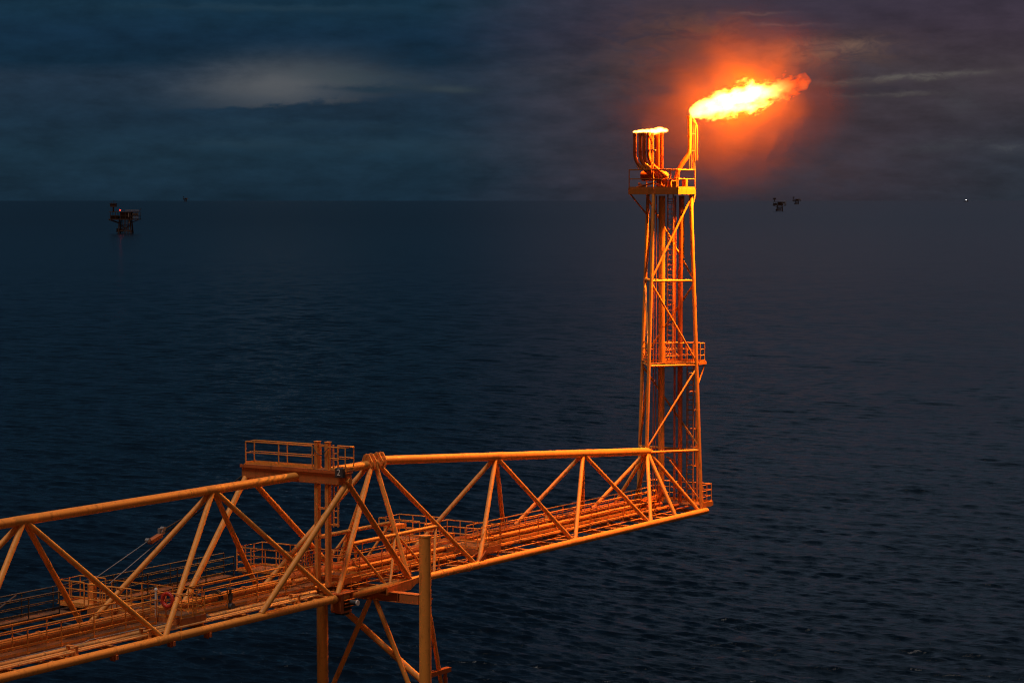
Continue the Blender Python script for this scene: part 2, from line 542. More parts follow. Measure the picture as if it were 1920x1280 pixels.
# upper end fork of the front chord near the tower, and the pinned clevis at the span joint
def clevis(parent, x):
    bm = B()
    n = 14
    for dx in (-0.05, 0.05):
        pass
    out = []
    r = 0.33
    for k in range(n + 1):
        a = PI * 1.08 + (PI * 0.84) * k / n
        out.append((x, r * math.cos(a), 33.05 + r * math.sin(a)))
    out += [(x, 0.33, 33.15), (x, 0.20, 33.5), (x, 0.08, 33.58), (x, -0.12, 33.56), (x, -0.33, 33.2)]
    prism(bm, out, (1, 0, 0), 0.06)
    tube(bm, [(x - 0.05, 0.03, 33.47), (x + 0.05, 0.03, 33.47)], 0.06, 12)
    for q in range(6):
        a = q * PI / 3 + 0.3
        tube(bm, [(x - 0.05, 0.27 * math.cos(a), 33.05 + 0.3 * math.sin(a)), (x + 0.05, 0.27 * math.cos(a), 33.05 + 0.3 * math.sin(a))], 0.035, 8)
    return obj('clevis_plate', bm, YEL2, parent)
clevis(nb, 27.8); clevis(nb, 28.15); clevis(fb, 28.66); clevis(fb, 29.0)
bm = B(); tube(bm, [(27.8, 0, 33.05), (29.0, 0, 33.05)], 0.17, 18); obj('hinge_pin', bm, YEL2, nb)

# pipes on the far span
def far_pipe(y, z, r, x0, x1, **kw):
    return pipe_run(fb, [(x0, y, z), (x1, y, z)], r, kw.get('mat', YEL), kw.get('clamp', 5.5), 16, kw.get('name', 'pipe'))
far_pipe(-0.85, ZF + 0.36, 0.10, 36.6, 57.3)
bm = B(); tube(bm, [(22.0, -0.9, ZF + 0.36), (34.2, -0.9, ZF + 0.36)], 0.115, 16)
for x in (24, 26.4, 29, 31.8, 32.6, 33.3):
    tube(bm, [(x, -0.9, ZF + 0.36), (x + 0.09, -0.9, ZF + 0.36)], 0.15, 16)
obj('pipe', bm, YEL, fb)
bm = B(); tube(bm, [(24, -1.5, ZF + 0.24), (58.2, -1.5, ZF + 0.24)], 0.03, 8); obj('conduit', bm, YEL2, fb)
bm = B(); tube(bm, [(24, -1.15, ZF + 0.5), (57.0, -1.15, ZF + 0.5)], 0.024, 8); obj('conduit', bm, YEL2, fb)
lp2 = pipe_run(fb, [(22.2, 0.95, ZF + 0.62), (54.6, 0.95, ZF + 0.62), (56.8, 0.6, ZF + 0.62), (57.6, 0.2, ZF + 0.7), (57.9, -0.05, ZF + 1.1), (57.9, -0.08, ZF + 1.6)], 0.26, HOT, 4.0, 20, 'process_pipe')
pipe_run(fb, [(22.2, 0.30, ZF + 0.55), (57.6, 0.30, ZF + 0.55)], 0.13, YEL2, 4.0, 16)
bm = B(); bx(bm, 22.1, 57.6, -0.48, 0.38, ZD - 0.05, ZD); obj('walkway', bm, GRATE, fb)
bm = B()
for y in (-0.52, 0.42):
    bx(bm, 22.1, 57.6, y - 0.035, y + 0.035, ZD - 0.2, ZD - 0.052)
obj('walkway_stringer', bm, YEL2, fb)
railing(fb, [(26.2, -0.48, ZD), (34.8, -0.48, ZD)])
railing(fb, [(37.4, -0.48, ZD), (56.6, -0.48, ZD)])
railing(fb, [(23.0, 1.35, ZD), (35.5, 1.35, ZD)])
railing(fb, [(37.5, 0.5, ZD), (57.3, 0.5, ZD)])
railing(fb, [(47.8, -1.05, ZF + 0.2), (55.3, -1.05, ZF + 0.2)], h=0.75, levels=(1.0,), kick=False, spacing=3.5)
railing(fb, [(24.0, -1.75, ZF + 0.15), (31.5, -1.75, ZF + 0.15)], h=0.55, levels=(1.0,), kick=False, spacing=2.5)
crossover(fb, 24.0, 25.4, -1.3, 1.2, ZF + 0.62)
bp = B(); bx(bp, 23.2, 25.2, 1.9, 4.5, ZF + 0.55, ZF + 0.62)
bq = obj('balcony', bp, GRATE, fb)
railing(bq, [(23.2, 1.9, ZF + 0.62), (23.2, 4.5, ZF + 0.62), (25.2, 4.5, ZF + 0.62), (25.2, 1.9, ZF + 0.62)], spacing=0.75, h=1.15)
bm = B(); bx(bm, 24.2, 24.9, 1.95, 2.5, ZF + 0.62, ZF + 1.45); obj('cabinet', bm, YEL2, bq, 0.02)
for x in (23.4, 25.0):
    bm = B(); tube(bm, [(x, HW, ZF), (x, 4.3, ZF + 0.5)], 0.05, 8); obj('outrigger', bm, YEL2, fb)
crossover(fb, 35.1, 37.3, -1.75, 1.6, ZF + 0.66)
bp = B(); bx(bp, 35.3, 37.2, 2.0, 4.6, ZF + 0.6, ZF + 0.66)
bq = obj('balcony', bp, GRATE, fb)
railing(bq, [(35.3, 2.0, ZF + 0.66), (35.3, 4.6, ZF + 0.66), (37.2, 4.6, ZF + 0.66), (37.2, 2.0, ZF + 0.66)], spacing=0.75, h=1.15)
bm = B(); bx(bm, 33.6, 34.9, 2.6, 3.1, ZF + 1.5, ZF + 1.72); tube(bm, [(34, 2.85, ZF), (34, 2.85, ZF + 1.5)], 0.06, 8); tube(bm, [(34.6, 2.85, ZF + 0.3), (34.1, 2.85, ZF + 1.5)], 0.05, 8)
obj('davit_arm', bm, YEL2, fb)
for x in (35.5, 37.0):
    bm = B(); tube(bm, [(x, HW, ZF), (x, 4.4, ZF + 0.55)], 0.05, 8); obj('outrigger', bm, YEL2, fb)
bm = B()                                              # brown plate and strut under the middle crossover
prism(bm, [(34.2, -2.3, ZF + 0.1), (35.0, -2.3, ZF + 0.66), (34.9, -2.3, ZF + 0.3), (34.6, -2.3, ZF + 0.05)], (0, 1, 0), 0.08)
tube(bm, [(33.4, -1.9, ZF + 0.15), (35.2, -1.75, ZF + 0.5)], 0.05, 8)
obj('knee_bracket', bm, HOT, fb)
# end platform beyond the tower
bm = B(); bx(bm, 58.6, 60.55, -2.15, 1.9, ZF + 0.34, ZF + 0.42)
ep = obj('platform', bm, GRATE, fb)
bm = B(); bx(bm, 60.552, 60.59, -2.2, 1.9, ZF + 0.2, ZF + 0.5); bx(bm, 59.3, 60.55, -2.2, -2.152, ZF + 0.2, ZF + 0.5); obj('fascia', bm, YEL2, ep)
railing(ep, [(59.3, -2.12, ZF + 0.42), (60.5, -2.12, ZF + 0.42), (60.5, 1.85, ZF + 0.42), (59.0, 1.85, ZF + 0.42)], spacing=0.6, h=1.1)
# pipework clutter where the walkway meets the tower
bm = B()
for (a, b, r_) in (((55.2, -0.6, ZF + 0.6), (57.0, -0.6, ZF + 0.6), 0.09), ((56.6, -0.7, ZF + 0.2), (56.6, -0.7, ZF + 1.25), 0.03), ((57.2, -0.9, ZF + 0.35), (58.5, -0.9, ZF + 0.35), 0.12), ((55.8, 0.1, ZF + 0.75), (57.4, 0.1, ZF + 0.75), 0.07), ((57.1, -1.5, ZF + 0.3), (58.8, -1.5, ZF + 0.3), 0.05)):
    tube(bm, [a, b], r_, 12)
for x, y in ((57.1, -0.9), (57.7, -0.9), (56.2, -0.6)):
    tube(bm, [(x, y, ZF + 0.35), (x + 0.08, y, ZF + 0.35)], 0.19, 14)
obj('manifold_pipework', bm, HOT, fb)
bm = B(); tube(bm, [(45.8, 0.75, ZF + 0.2), (46.0, 0.7, ZF + 0.6), (46.0, 0.7, ZF + 0.95), (46.3, 0.7, ZF + 1.1), (46.5, 0.7, ZF + 0.9)], 0.1, 12); obj('drain_elbow', bm, YEL, fb)

# ================================================================== ACCESS GANTRY over the joint
XG = 22.2
ga = thing('access_gantry', 'A-frame gantry with a railed catwalk crossing over the bridge joint', 'gantry', (XG, 0, ZF + 0.2))
bm = B(); bx(bm, XG - 0.22, XG + 0.22, -2.95, 3.2, 32.78, 33.32); obj('crossbeam', bm, BEAM, ga, 0.02)
bm = B(); bx(bm, XG - 0.27, XG + 0.27, -3.0, 3.25, 33.322, 33.36); bx(bm, XG - 0.29, XG - 0.271, -3.0, 3.25, 33.30, 33.44); obj('beam_flange', bm, HOT, ga)
bm = B()
tube(bm, [(XG - 0.3, -2.97, 32.98), (XG + 0.3, -2.97, 32.98)], 0.02, 6)
tube(bm, [(XG - 0.05, -2.952, 32.95), (XG - 0.05, -3.06, 32.95)], 0.16, 18)
obj('end_cap', bm, YEL, ga)
for s, ytop, feet in ((-1, -2.85, (16.45, 28.15)), (1, 3.05, (16.45, 28.15))):
    for xf in feet:
        a = Vector((XG, ytop, 32.9)); b = Vector((xf, s * HW, ZF + 0.12))
        d = (b - a).normalized()
        bm = B(); tube(bm, [a + d * 0.1, b], 0.14, 18); obj('leg', bm, YEL, ga)
bm = B(); bx(bm, XG - 0.26, XG + 0.5, -2.95, 3.0, 33.40, 33.45); obj('deck', bm, GRATE, ga)
railing(ga, [(XG + 0.45, -1.0, 33.45), (XG + 0.45, 2.95, 33.45), (XG - 0.22, 2.95, 33.45), (XG - 0.22, -1.0, 33.45)], spacing=1.9, kick=True, h=1.08, levels=(1.0, 0.52))
railing(ga, [(XG - 0.22, -2.0, 33.45), (XG - 0.22, -2.9, 33.45), (XG + 0.45, -2.9, 33.45), (XG + 0.45, -2.0, 33.45)], spacing=0.9, h=1.08, levels=(1.0, 0.52))
for y in (-1.13, -1.74):
    bm = B(); bx(bm, XG - 0.13, XG + 0.13, y - 0.10, y + 0.10, ZD + 0.1, 34.72)
    bx(bm, XG - 0.15, XG + 0.15, y - 0.12, y + 0.12, 34.722, 34.75)
    obj('mast', bm, YEL2, ga, 0.012)
bm = B()
for z in (30.3, 31.6, 33.0, 34.55):
    bx(bm, XG - 0.03, XG + 0.03, -1.64, -1.23, z - 0.05, z + 0.05)
obj('mast_tie', bm, YEL2, ga)
ladder(ga, XG + 0.1, -2.12, 30.75, 34.6, 0.26, 'y', YEL2)
bm = B()
for z in (30.85, 31.9, 32.75):
    bx(bm, XG + 0.06, XG + 0.14, -2.3, -1.85, z - 0.04, z + 0.04)
obj('ladder_bracket', bm, YEL2, ga)
bm = B(); tube(bm, [(XG - 0.14, -1.0, 34.5)] + [(XG - 0.2, -1.0 - 0.9 * k / 8, 34.5 - 0.38 * math.sin(PI * k / 8)) for k in range(1, 8)] + [(XG - 0.14, -1.9, 34.5)], 0.018, 6)
obj('hanging_cable', bm, GALV, ga)
# number box at the beam end
bm = B(); bx(bm, XG - 0.5, XG - 0.295, -2.95, -2.5, 33.16, 33.62)
sg = obj('number_sign', bm, GALV, None, 0.03)
tag(sg, 'small dark box with a white figure two at the gantry beam end', 'sign')
cu = bpy.data.curves.new('numeral', 'FONT'); cu.body = '2'; cu.size = 0.42; cu.extrude = 0.008; cu.align_x = 'CENTER'; cu.align_y = 'CENTER'
tmp = bpy.data.objects.new('numeral', cu); COL.objects.link(tmp)
bpy.context.view_layer.update()
me = bpy.data.meshes.new_from_object(tmp.evaluated_get(bpy.context.evaluated_depsgraph_get()))
bpy.data.objects.remove(tmp)
me.materials.clear(); me.materials.append(WHT)
nu = bpy.data.objects.new('numeral', me); COL.objects.link(nu)
nu.parent = sg
nu.matrix_local = Matrix.Translation(Vector((XG - 0.512, -2.725, 33.40)) - WORLD[sg.name]) @ Matrix(((0, 0, -1, 0), (-1, 0, 0, 0), (0, 1, 0, 0), (0, 0, 0, 1)))

# hoist block hanging between the gantry end and the hatch landing
hk = thing('hoist_block', 'small orange pulley block hanging from a dark cable left of the gantry', 'hoist', (15.7, 3.2, 30.6))
bm = B(); box(bm, (15.65, 3.2, 30.62), (0.42, 0.13, 0.10), (Vector((0.96, 0, 0.28)), Vector((0, 1, 0)), Vector((-0.28, 0, 0.96)))); obj('block_body', bm, ORG, hk, 0.03)
bm = B()
for dx, dz in ((-0.5, -0.06), (0.45, 0.2), (0.55, 0.35)):
    tube(bm, [(15.65 + dx, 3.1, 30.65 + dz), (15.65 + dx, 3.3, 30.65 + dz)], 0.105, 14)
bx(bm, 15.9, 16.25, 3.14, 3.26, 30.75, 31.05)
obj('sheave', bm, STEEL, hk)
bm = B(); tube(bm, [(16.2, 3.2, 30.95), (18.5, 3.2, 31.55), (21.95, 3.2, 32.85)], 0.04, 8)
tube(bm, [(16.3, 3.2, 30.8), (18.6, 3.2, 31.42), (21.95, 3.2, 32.7)], 0.03, 8)
obj('cable', bm, BLK, hk)
bm = B(); tube(bm, [(15.2, 3.2, 30.58), (11.75, 3.4, ZF + 1.85)], 0.022, 6)
obj('wire_rope', bm, STEEL, hk)
bm = B(); tube(bm, [(16.0, 3.2, 30.5), (12.3, 3.0, ZF + 1.6)], 0.022, 6)
obj('wire_rope', bm, STEEL, hk)

# lifebuoy on the crossover railing
bm = B()
cx = Vector((11.18, -1.28, ZF + 1.40))
NS, NR = 40, 14
rings = []
for i in range(NS):
    a = 2 * PI * i / NS
    dv = Vector((0, math.cos(a), math.sin(a)))
    rings.append([bm.verts.new(cx + dv * (0.285 + 0.085 * math.cos(2 * PI * k / NR)) + Vector((0.07 * math.sin(2 * PI * k / NR), 0, 0))) for k in range(NR)])
for i in range(NS):
    A_, B_ = rings[i], rings[(i + 1) % NS]
    for k in range(NR):
        f = bm.faces.new((A_[k], A_[(k + 1) % NR], B_[(k + 1) % NR], B_[k])); f.smooth = True
lb = obj('lifebuoy', bm, RED, None)
tag(lb, 'red lifebuoy hung on the crossover railing of the near span', 'lifebuoy')
bm = B()
for q in range(4):
    a0 = q * PI / 2 + PI / 4
    tube(bm, [cx + Vector((-0.02, math.cos(a0 + t_ * PI / 2) * (0.385 + 0.03 * math.sin(PI * t_)), math.sin(a0 + t_ * PI / 2) * (0.385 + 0.03 * math.sin(PI * t_)))) for t_ in [j / 8 for j in range(9)]], 0.010, 6)
obj('grab_rope', bm, RED, lb)

# ================================================================== SUPPORT TRESTLE
XS = 26.3
st = thing('support_trestle', 'two-legged tubular trestle in the sea carrying the bridge joint', 'trestle', (XS, -1.4, 0))
bm = B(); tube(bm, [(XS, -4.43, -4), (XS, -4.43, 30.02)], 0.29, 32); tube(bm, [(XS, -4.43, 30.0), (XS, -4.43, 30.07)], 0.305, 32); obj('leg', bm, YEL, st)
bm = B(); tube(bm, [(XS, 1.66, -4), (XS, 1.66, 26.78)], 0.28, 32); obj('leg', bm, YEL, st)
bm = B()
ibeam(bm, (XS, -4.2, 26.98), (XS, 2.1, 26.98), 0.5, 0.46, 0.03)
bx(bm, XS - 0.24, XS + 0.24, -4.2, -3.1, 26.78, 27.18)
for y in (-3.3, -3.0, -0.5, 0.6):
    bx(bm, XS - 0.252, XS + 0.252, y - 0.015, y + 0.015, 26.76, 27.2)
obj('cap_beam', bm, BEAM, st)
bm = B(); tube(bm, [(XS + 0.22, 1.55, 26.7), (XS + 0.12, -4.3, 22.95)], 0.155, 18); obj('brace', bm, YEL, st)
bm = B(); tube(bm, [(XS - 0.12, -1.3, 26.78), (XS - 0.12, 1.6, 21.0)], 0.125, 18); obj('brace', bm, YEL, st)
bm = B(); tube(bm, [(XS - 0.12, -1.6, 26.78), (XS - 0.12, -4.35, 21.2)], 0.125, 18); obj('brace', bm, YEL, st)
bm = B(); tube(bm, [(XS + 0.1, -4.43, 27.2), (XS + 4.2, -4.43, 12.5), (XS + 8.0, -4.43, -3.5)], 0.11, 14); obj('raker', bm, YEL, st)
bm = B(); bx(bm, XS + 0.2, XS + 2.0, -4.6, -4.3, 23.2, 23.42); tube(bm, [(XS + 1.7, -4.45, 22.0), (XS + 1.7, -4.45, 23.2)], 0.09, 12); obj('side_bracket', bm, HOT, st)
bm = B(); bx(bm, XS + 0.25, XS + 0.55, -4.5, -4.36, 26.9, 27.0); bx(bm, XS + 0.2, XS + 0.42, -4.5, -4.36, 27.05, 27.4); obj('leg_clip', bm, HOT, st)
# saddle trough below the far front chord
bm = B()
prism(bm, [(25.9, -HW - 0.22, ZF + 0.02), (28.6, -HW - 0.22, ZF + 0.16), (28.8, -HW - 0.22, ZF + 0.05), (27.9, -HW - 0.22, ZF - 0.36), (25.9, -HW - 0.22, ZF - 0.36)], (0, 1, 0), 0.05)
bx(bm, 25.9, 27.9, -HW - 0.19, -HW + 0.2, ZF - 0.36, ZF - 0.31)
prism(bm, [(25.9, -HW + 0.22, ZF + 0.02), (28.6, -HW + 0.22, ZF + 0.16), (28.8, -HW + 0.22, ZF + 0.05), (27.9, -HW + 0.22, ZF - 0.36), (25.9, -HW + 0.22, ZF - 0.36)], (0, 1, 0), 0.05)
obj('saddle', bm, YEL2, st)
# bearing under the joint of the front chords
bg = thing('bridge_bearing', 'dark bolted bearing assembly with a white roller end under the front chord joint', 'bearing', (22.5, -HW, ZF - 0.5))
bm = B(); bx(bm, 21.95, 23.35, -HW - 0.36, -HW + 0.35, ZF + 0.19, ZF + 0.25); obj('bearing_plate', bm, HOT, bg)
bm = B(); bx(bm, 22.1, 22.9, -HW - 0.32, -HW + 0.3, ZF - 0.68, ZF - 0.6); obj('bearing_plate', bm, HOT, bg)
bm = B(); bx(bm, 22.08, 22.3, -HW - 0.3, -HW + 0.3, ZF - 0.6, ZF + 0.16); bx(bm, 22.95, 23.05, -HW - 0.3, -HW + 0.3, ZF - 0.45, ZF + 0.16)
for z in (-0.4, -0.25, -0.1):
    tube(bm, [(22.3, -HW - 0.34, ZF + z), (23.1, -HW - 0.34, ZF + z)], 0.04, 8)
obj('bearing_block', bm, HOT, bg)
bm = B(); bx(bm, 22.35, 22.8, -HW - 0.26, -HW + 0.26, ZF - 0.8, ZF - 0.685); bx(bm, 22.3, 22.95, -HW - 0.27, -HW + 0.27, ZF - 0.58, ZF - 0.2); obj('rubber_pad', bm, BLK, bg)
bm = B(); tube(bm, [(22.75, -HW - 0.2, ZF - 0.22), (22.75, -HW - 0.74, ZF - 0.22)], 0.12, 18); rr = obj('roller', bm, GALV, bg)
bm = B(); tube(bm, [(22.75, -HW - 0.742, ZF - 0.22), (22.75, -HW - 0.80, ZF - 0.22)], 0.135, 18); obj('roller_cap', bm, WHT, rr)

# ================================================================== FLARE TOWER
ft = thing('flare_tower', 'slender three-legged flare tower glowing orange at the bridge end', 'tower', (58, 0, ZF + 0.2))
ZT = 46.35
LEG = {'A': ((56.25, 0, 31.2), (57.02, 0, ZT)), 'R': ((59.05, -2.2, ZF + 0.15), (58.93, -1.46, ZT)), 'B': ((59.2, 2.2, ZF + 0.15), (58.98, 1.46, ZT))}
def lpnt(k, z):
    a, b = Vector(LEG[k][0]), Vector(LEG[k][1])
    return a + (b - a) * ((z - a.z) / (b.z - a.z))
for k in 'ARB':
    bm = B(); tube(bm, [LEG[k][0], LEG[k][1]], 0.105 if k != 'R' else 0.115, 16); obj('leg', bm, YEL, ft)
for z in (31.1, 36.2, 41.22):
    for a, b in ('AR', 'AB', 'RB'):
        pa, pb = lpnt(a, z), lpnt(b, z)
        bm = B(); tube(bm, [pa, pb], 0.068 if z > 32 else 0.08, 12); obj('horizontal_brace', bm, YEL, ft)
def diag(a, za, b, zb, r=0.062):
    bm = B(); tube(bm, [lpnt(a, za), lpnt(b, zb)], r, 12); obj('diagonal_brace', bm, YEL, ft)
diag('A', 41.3, 'R', 46.1); diag('A', 41.1, 'R', 36.4); diag('A', 31.3, 'R', 36.0)
diag('A', 46.1, 'B', 41.3); diag('A', 36.4, 'B', 41.0); diag('A', 36.0, 'B', 31.3)
diag('B', 46.1, 'R', 41.3); diag('R', 41.0, 'B', 36.4); diag('B', 36.0, 'R', 31.3)
bm = B(); tube(bm, [(58.0, -0.6, ZF + 3.1), lpnt('R', ZF + 0.6)], 0.05, 10); obj('diagonal_brace', bm, YEL, ft)
bm = B(); tube(bm, [(57.9, -0.08, ZF + 0.6), (57.9, -0.08, ZT - 0.1)], 0.195, 24)
for z in (34.0, 38.5, 42.6):
    tube(bm, [(57.9, -0.08, z), (57.9, -0.08, z + 0.03)], 0.205, 24)
obj('riser', bm, YEL, ft)
bm = B(); tube(bm, [(58.72, -0.93, ZF + 0.5), (58.72, -0.93, ZT - 0.1)], 0.13, 18); obj('riser', bm, HOT, ft)
bm = B(); tube(bm, [(58.85, -0.72, ZF + 6.3), (58.85, -0.72, 41.9)], 0.05, 12); tube(bm, [(58.85, -0.95, 42.6), (58.85, -0.95, ZT - 0.1)], 0.12, 14)
tube(bm, [(58.85, -0.95, 42.55), (58.85, -0.95, 42.6)], 0.17, 14)
obj('vent_pipe', bm, YEL2, ft)
for x, y in ((57.45, 0.22), (57.55, 0.1), (58.45, -0.72), (58.5, -0.62)):
    bm = B(); tube(bm, [(x, y, ZF + 0.6), (x, y, ZT - 0.1)], 0.032, 8); obj('conduit', bm, HOT, ft)
ladder(ft, 58.25, -0.47, 36.3, 46.4, 0.36, 'y', YEL, cage=(38.6, 45.9, (0.7, 0.1, 0)))
ladder(ft, 59.75, -1.05, ZF + 0.45, 37.4, 0.42, 'y', YEL, cage=(ZF + 2.6, 35.6, (0.9, -0.1, 0)))
bm = B(); tube(bm, [(60.1, -1.35, ZF + 0.4), (60.0, -1.4, 36.0)], 0.05, 10); obj('ladder_post', bm, YEL2, ft)
bm = B(); tube(bm, [(58.75, -0.9, ZF + 2.3), (58.6, -0.6, ZF + 3.0), (58.2, -0.3, ZF + 3.25)], 0.05, 10); obj('conduit', bm, HOT, ft)
# middle platform
bm = B()
prism(bm, [tuple(lpnt('A', 36.3) + Vector((0.1, 0, 0.02))), tuple(lpnt('R', 36.3) + Vector((0, -0.1, 0.02))), tuple(lpnt('B', 36.3) + Vector((0, 0.1, 0.02)))], (0, 0, 1), 0.06)
bx(bm, 59.02, 59.95, -1.98, 0.5, 36.26, 36.32)
mp = obj('platform', bm, GRATE, ft)
bm = B(); bx(bm, 59.952, 59.99, -2.03, 0.5, 36.2, 36.36); bx(bm, 59.0, 59.95, -2.03, -1.982, 36.2, 36.36); tube(bm, [(59.9, -1.95, 36.2), lpnt('R', 34.9)], 0.05, 8); obj('fascia', bm, YEL2, mp)
railing(mp, [lpnt('A', 36.35) + Vector((0.25, 0.15, 0)), lpnt('B', 36.35) + Vector((-0.05, -0.1, 0))], spacing=0.9, h=1.15)
railing(mp, [lpnt('A', 36.35) + Vector((0.9, 0.75, 0)), Vector((58.85, 0.5, 36.35)), Vector((59.9, 0.45, 36.35)), Vector((59.9, -1.93, 36.35)), Vector((59.35, -1.93, 36.35))], spacing=0.75, h=1.1)
railing(mp, [Vector((57.5, -0.55, 36.35)), Vector((58.6, -1.35, 36.35))], spacing=0.55, h=1.15)
# top platform
PX0, PX1, PY = 56.98, 59.12, 1.64
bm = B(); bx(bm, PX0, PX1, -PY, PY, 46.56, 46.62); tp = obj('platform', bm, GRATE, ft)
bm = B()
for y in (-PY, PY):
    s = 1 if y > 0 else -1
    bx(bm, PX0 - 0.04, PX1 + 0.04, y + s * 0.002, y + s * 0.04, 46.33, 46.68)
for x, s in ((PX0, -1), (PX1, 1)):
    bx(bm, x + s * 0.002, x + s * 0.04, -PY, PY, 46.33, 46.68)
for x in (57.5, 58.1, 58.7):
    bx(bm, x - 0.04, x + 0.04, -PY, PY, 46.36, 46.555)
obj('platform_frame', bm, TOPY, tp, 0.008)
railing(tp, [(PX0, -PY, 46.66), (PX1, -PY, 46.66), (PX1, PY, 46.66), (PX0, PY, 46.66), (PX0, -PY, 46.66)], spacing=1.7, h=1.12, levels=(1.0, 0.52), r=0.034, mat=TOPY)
bm = B(); tube(bm, [(PX0 + 0.05, PY - 0.05, 46.35), lpnt('B', 45.1)], 0.05, 8); obj('knee_brace', bm, YEL2, ft)
bm = B(); tube(bm, [(PX1, -PY, 46.35), lpnt('R', 45.3)], 0.05, 8); obj('knee_brace', bm, YEL2, ft)

# burner manifold on the top platform
bu = thing('burner_manifold', 'row of curved burner pipes rising from a header on the left of the top platform', 'burner', (57.7, 0.5, 46.62))
bm = B(); tube(bm, [(57.75, 1.15, 47.42), (57.75, -0.28, 47.42), (57.75, -0.42, 47.42), (57.75, -0.52, 47.42), (57.75, -0.56, 47.42)], [0.30, 0.30, 0.27, 0.18, 0.08], 22); obj('header', bm, SOOT, bu)
bm = B(); tube(bm, [(57.75, -0.1, 46.62), (57.75, -0.1, 47.2)], 0.28, 18); bx(bm, 57.4, 58.3, -0.9, -0.3, 46.66, 47.15); tube(bm, [(57.4, 0.9, 46.75), (57.6, 1.3, 46.95)], 0.09, 10); tube(bm, [(57.3, 1.3, 46.75), (57.3, 0.2, 47.0), (57.3, -0.6, 46.8)], 0.06, 10); obj('base_pipework', bm, SOOT, bu)
bm = B()
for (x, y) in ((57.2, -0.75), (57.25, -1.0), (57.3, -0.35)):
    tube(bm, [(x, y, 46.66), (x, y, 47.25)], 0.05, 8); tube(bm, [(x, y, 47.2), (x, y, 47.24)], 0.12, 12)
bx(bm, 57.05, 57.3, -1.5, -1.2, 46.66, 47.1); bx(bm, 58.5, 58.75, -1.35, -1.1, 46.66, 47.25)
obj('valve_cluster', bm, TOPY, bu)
ZB = 49.82
def jpipe(x, y, z0=48.45, top=ZB, run=0.95):
    pts = [(x, y, top), (x, y, z0 + 0.25)]
    n = 10
    for k in range(1, n + 1):
        a = (PI / 2 * 0.62) * k / n
        pts.append((x + 0.10 * k / n, y - 0.95 * (1 - math.cos(a)), z0 + 0.25 - 0.95 * math.sin(a)))
    p = Vector(pts[-1]); q = Vector(pts[-2]); d = (p - q).normalized()
    pts.append(tuple(p + d * run))
    bm = B(); tube(bm, pts, 0.104, 16)
    tube(bm, [(x, y, top - 0.02), (x, y, top + 0.17)], 0.125, 16)
    tube(bm, [(x, y, 48.86), (x, y, 48.90)], 0.126, 16)
    obj('burner_pipe', bm, SOOT, bu)
for x, y in ((57.22, 1.39), (57.24, 1.04), (57.26, 0.79), (57.30, 0.51)):
    jpipe(x, y)
for x, y in ((57.95, 0.62), (58.2, 0.46), (58.3, 0.16), (58.15, 0.32)):
    bm = B(); tube(bm, [(x, y, 47.5), (x, y, ZB)], 0.104, 16); tube(bm, [(x, y, ZB - 0.02), (x, y, ZB + 0.17)], 0.125, 16); obj('burner_pipe', bm, SOOT, bu)
for y in (0.2, 0.08):
    bm = B(); tube(bm, [(57.1, y, 47.6), (57.1, y, 49.3), (57.25, y + 0.25, 49.8)], 0.03, 8); obj('pilot_pipe', bm, SOOT, bu)
bm = B(); bx(bm, 57.05, 57.25, -0.05, 0.55, 48.9, 48.97); obj('pipe_clip', bm, GALV, bu)
bm = B()
for k in range(9):
    y = 0.2 + 0.11 * k
    tube(bm, [(57.15, y, 47.75 + 0.05 * (k % 3)), (57.15, y + 0.14, 48.0 + 0.07 * (k % 4))], 0.035, 8)
obj('branch_fittings', bm, TOPY, bu)

# flare tip with pilot pipes
tipx, tipy = 58.72, -1.47
fl = thing('flare_tip', 'bent flare stack with thin pilot pipes feeding the big flame', 'flare stack', (58.3, -1.1, 46.62))
bm = B()
tube(bm, [(58.2, -0.80, 46.62), (58.22, -0.84, 47.3), (58.3, -0.94, 47.75), (58.48, -1.15, 48.2), (58.66, -1.38, 48.6), (58.71, -1.45, 48.8), (tipx, tipy, 49.1), (tipx, tipy, 50.1)], [0.12, 0.12, 0.13, 0.14, 0.14, 0.12, 0.105, 0.105], 16)
tube(bm, [(tipx, tipy, 49.75), (tipx, tipy, 49.80)], 0.15, 16)
tube(bm, [(tipx, tipy, 50.1), (tipx, tipy, 50.95)], 0.125, 16)
tube(bm, [(tipx, tipy, 50.85), (tipx, tipy, 50.98)], 0.17, 16)
obj('stack', bm, SOOT, fl)
bm = B(); tube(bm, [(58.25, -1.0, 47.1), (58.35, -1.05, 48.1), (58.72, -1.55, 48.75), (58.78, -1.6, 49.0)], 0.035, 8); obj('pilot_pipe', bm, SOOT, fl)
for dx, dy, zb, zt_ in ((0.16, -0.05, 47.8, 50.7), (0.22, -0.16, 47.75, 50.85), (0.26, -0.26, 48.3, 50.75), (0.32, -0.36, 48.35, 50.55)):
    bm = B(); tube(bm, [(tipx + dx, tipy + dy, zb), (tipx + dx, tipy + dy, zt_ - 0.2), (tipx + dx * 0.75, tipy + dy * 0.75, zt_), (tipx + dx * 0.4, tipy + dy * 0.4, zt_ + 0.12)], 0.034, 8); obj('pilot_pipe', bm, SOOT, fl)
bm = B()
for z in (47.82, 48.9, 49.9):
    a = Vector((tipx, tipy, z)); b = a + Vector((0.3, -0.28, 0)); beam(bm, a, b, 0.06, 0.05)
tube(bm, [(tipx + 0.1, tipy + 0.05, 47.82), (tipx + 0.1, tipy + 0.05, 49.4)], 0.03, 8)
tube(bm, [(tipx + 0.28, tipy - 0.2, 47.82), (tipx + 0.28, tipy - 0.2, 48.5)], 0.05, 8)
obj('pipe_bracket', bm, GALV, fl)

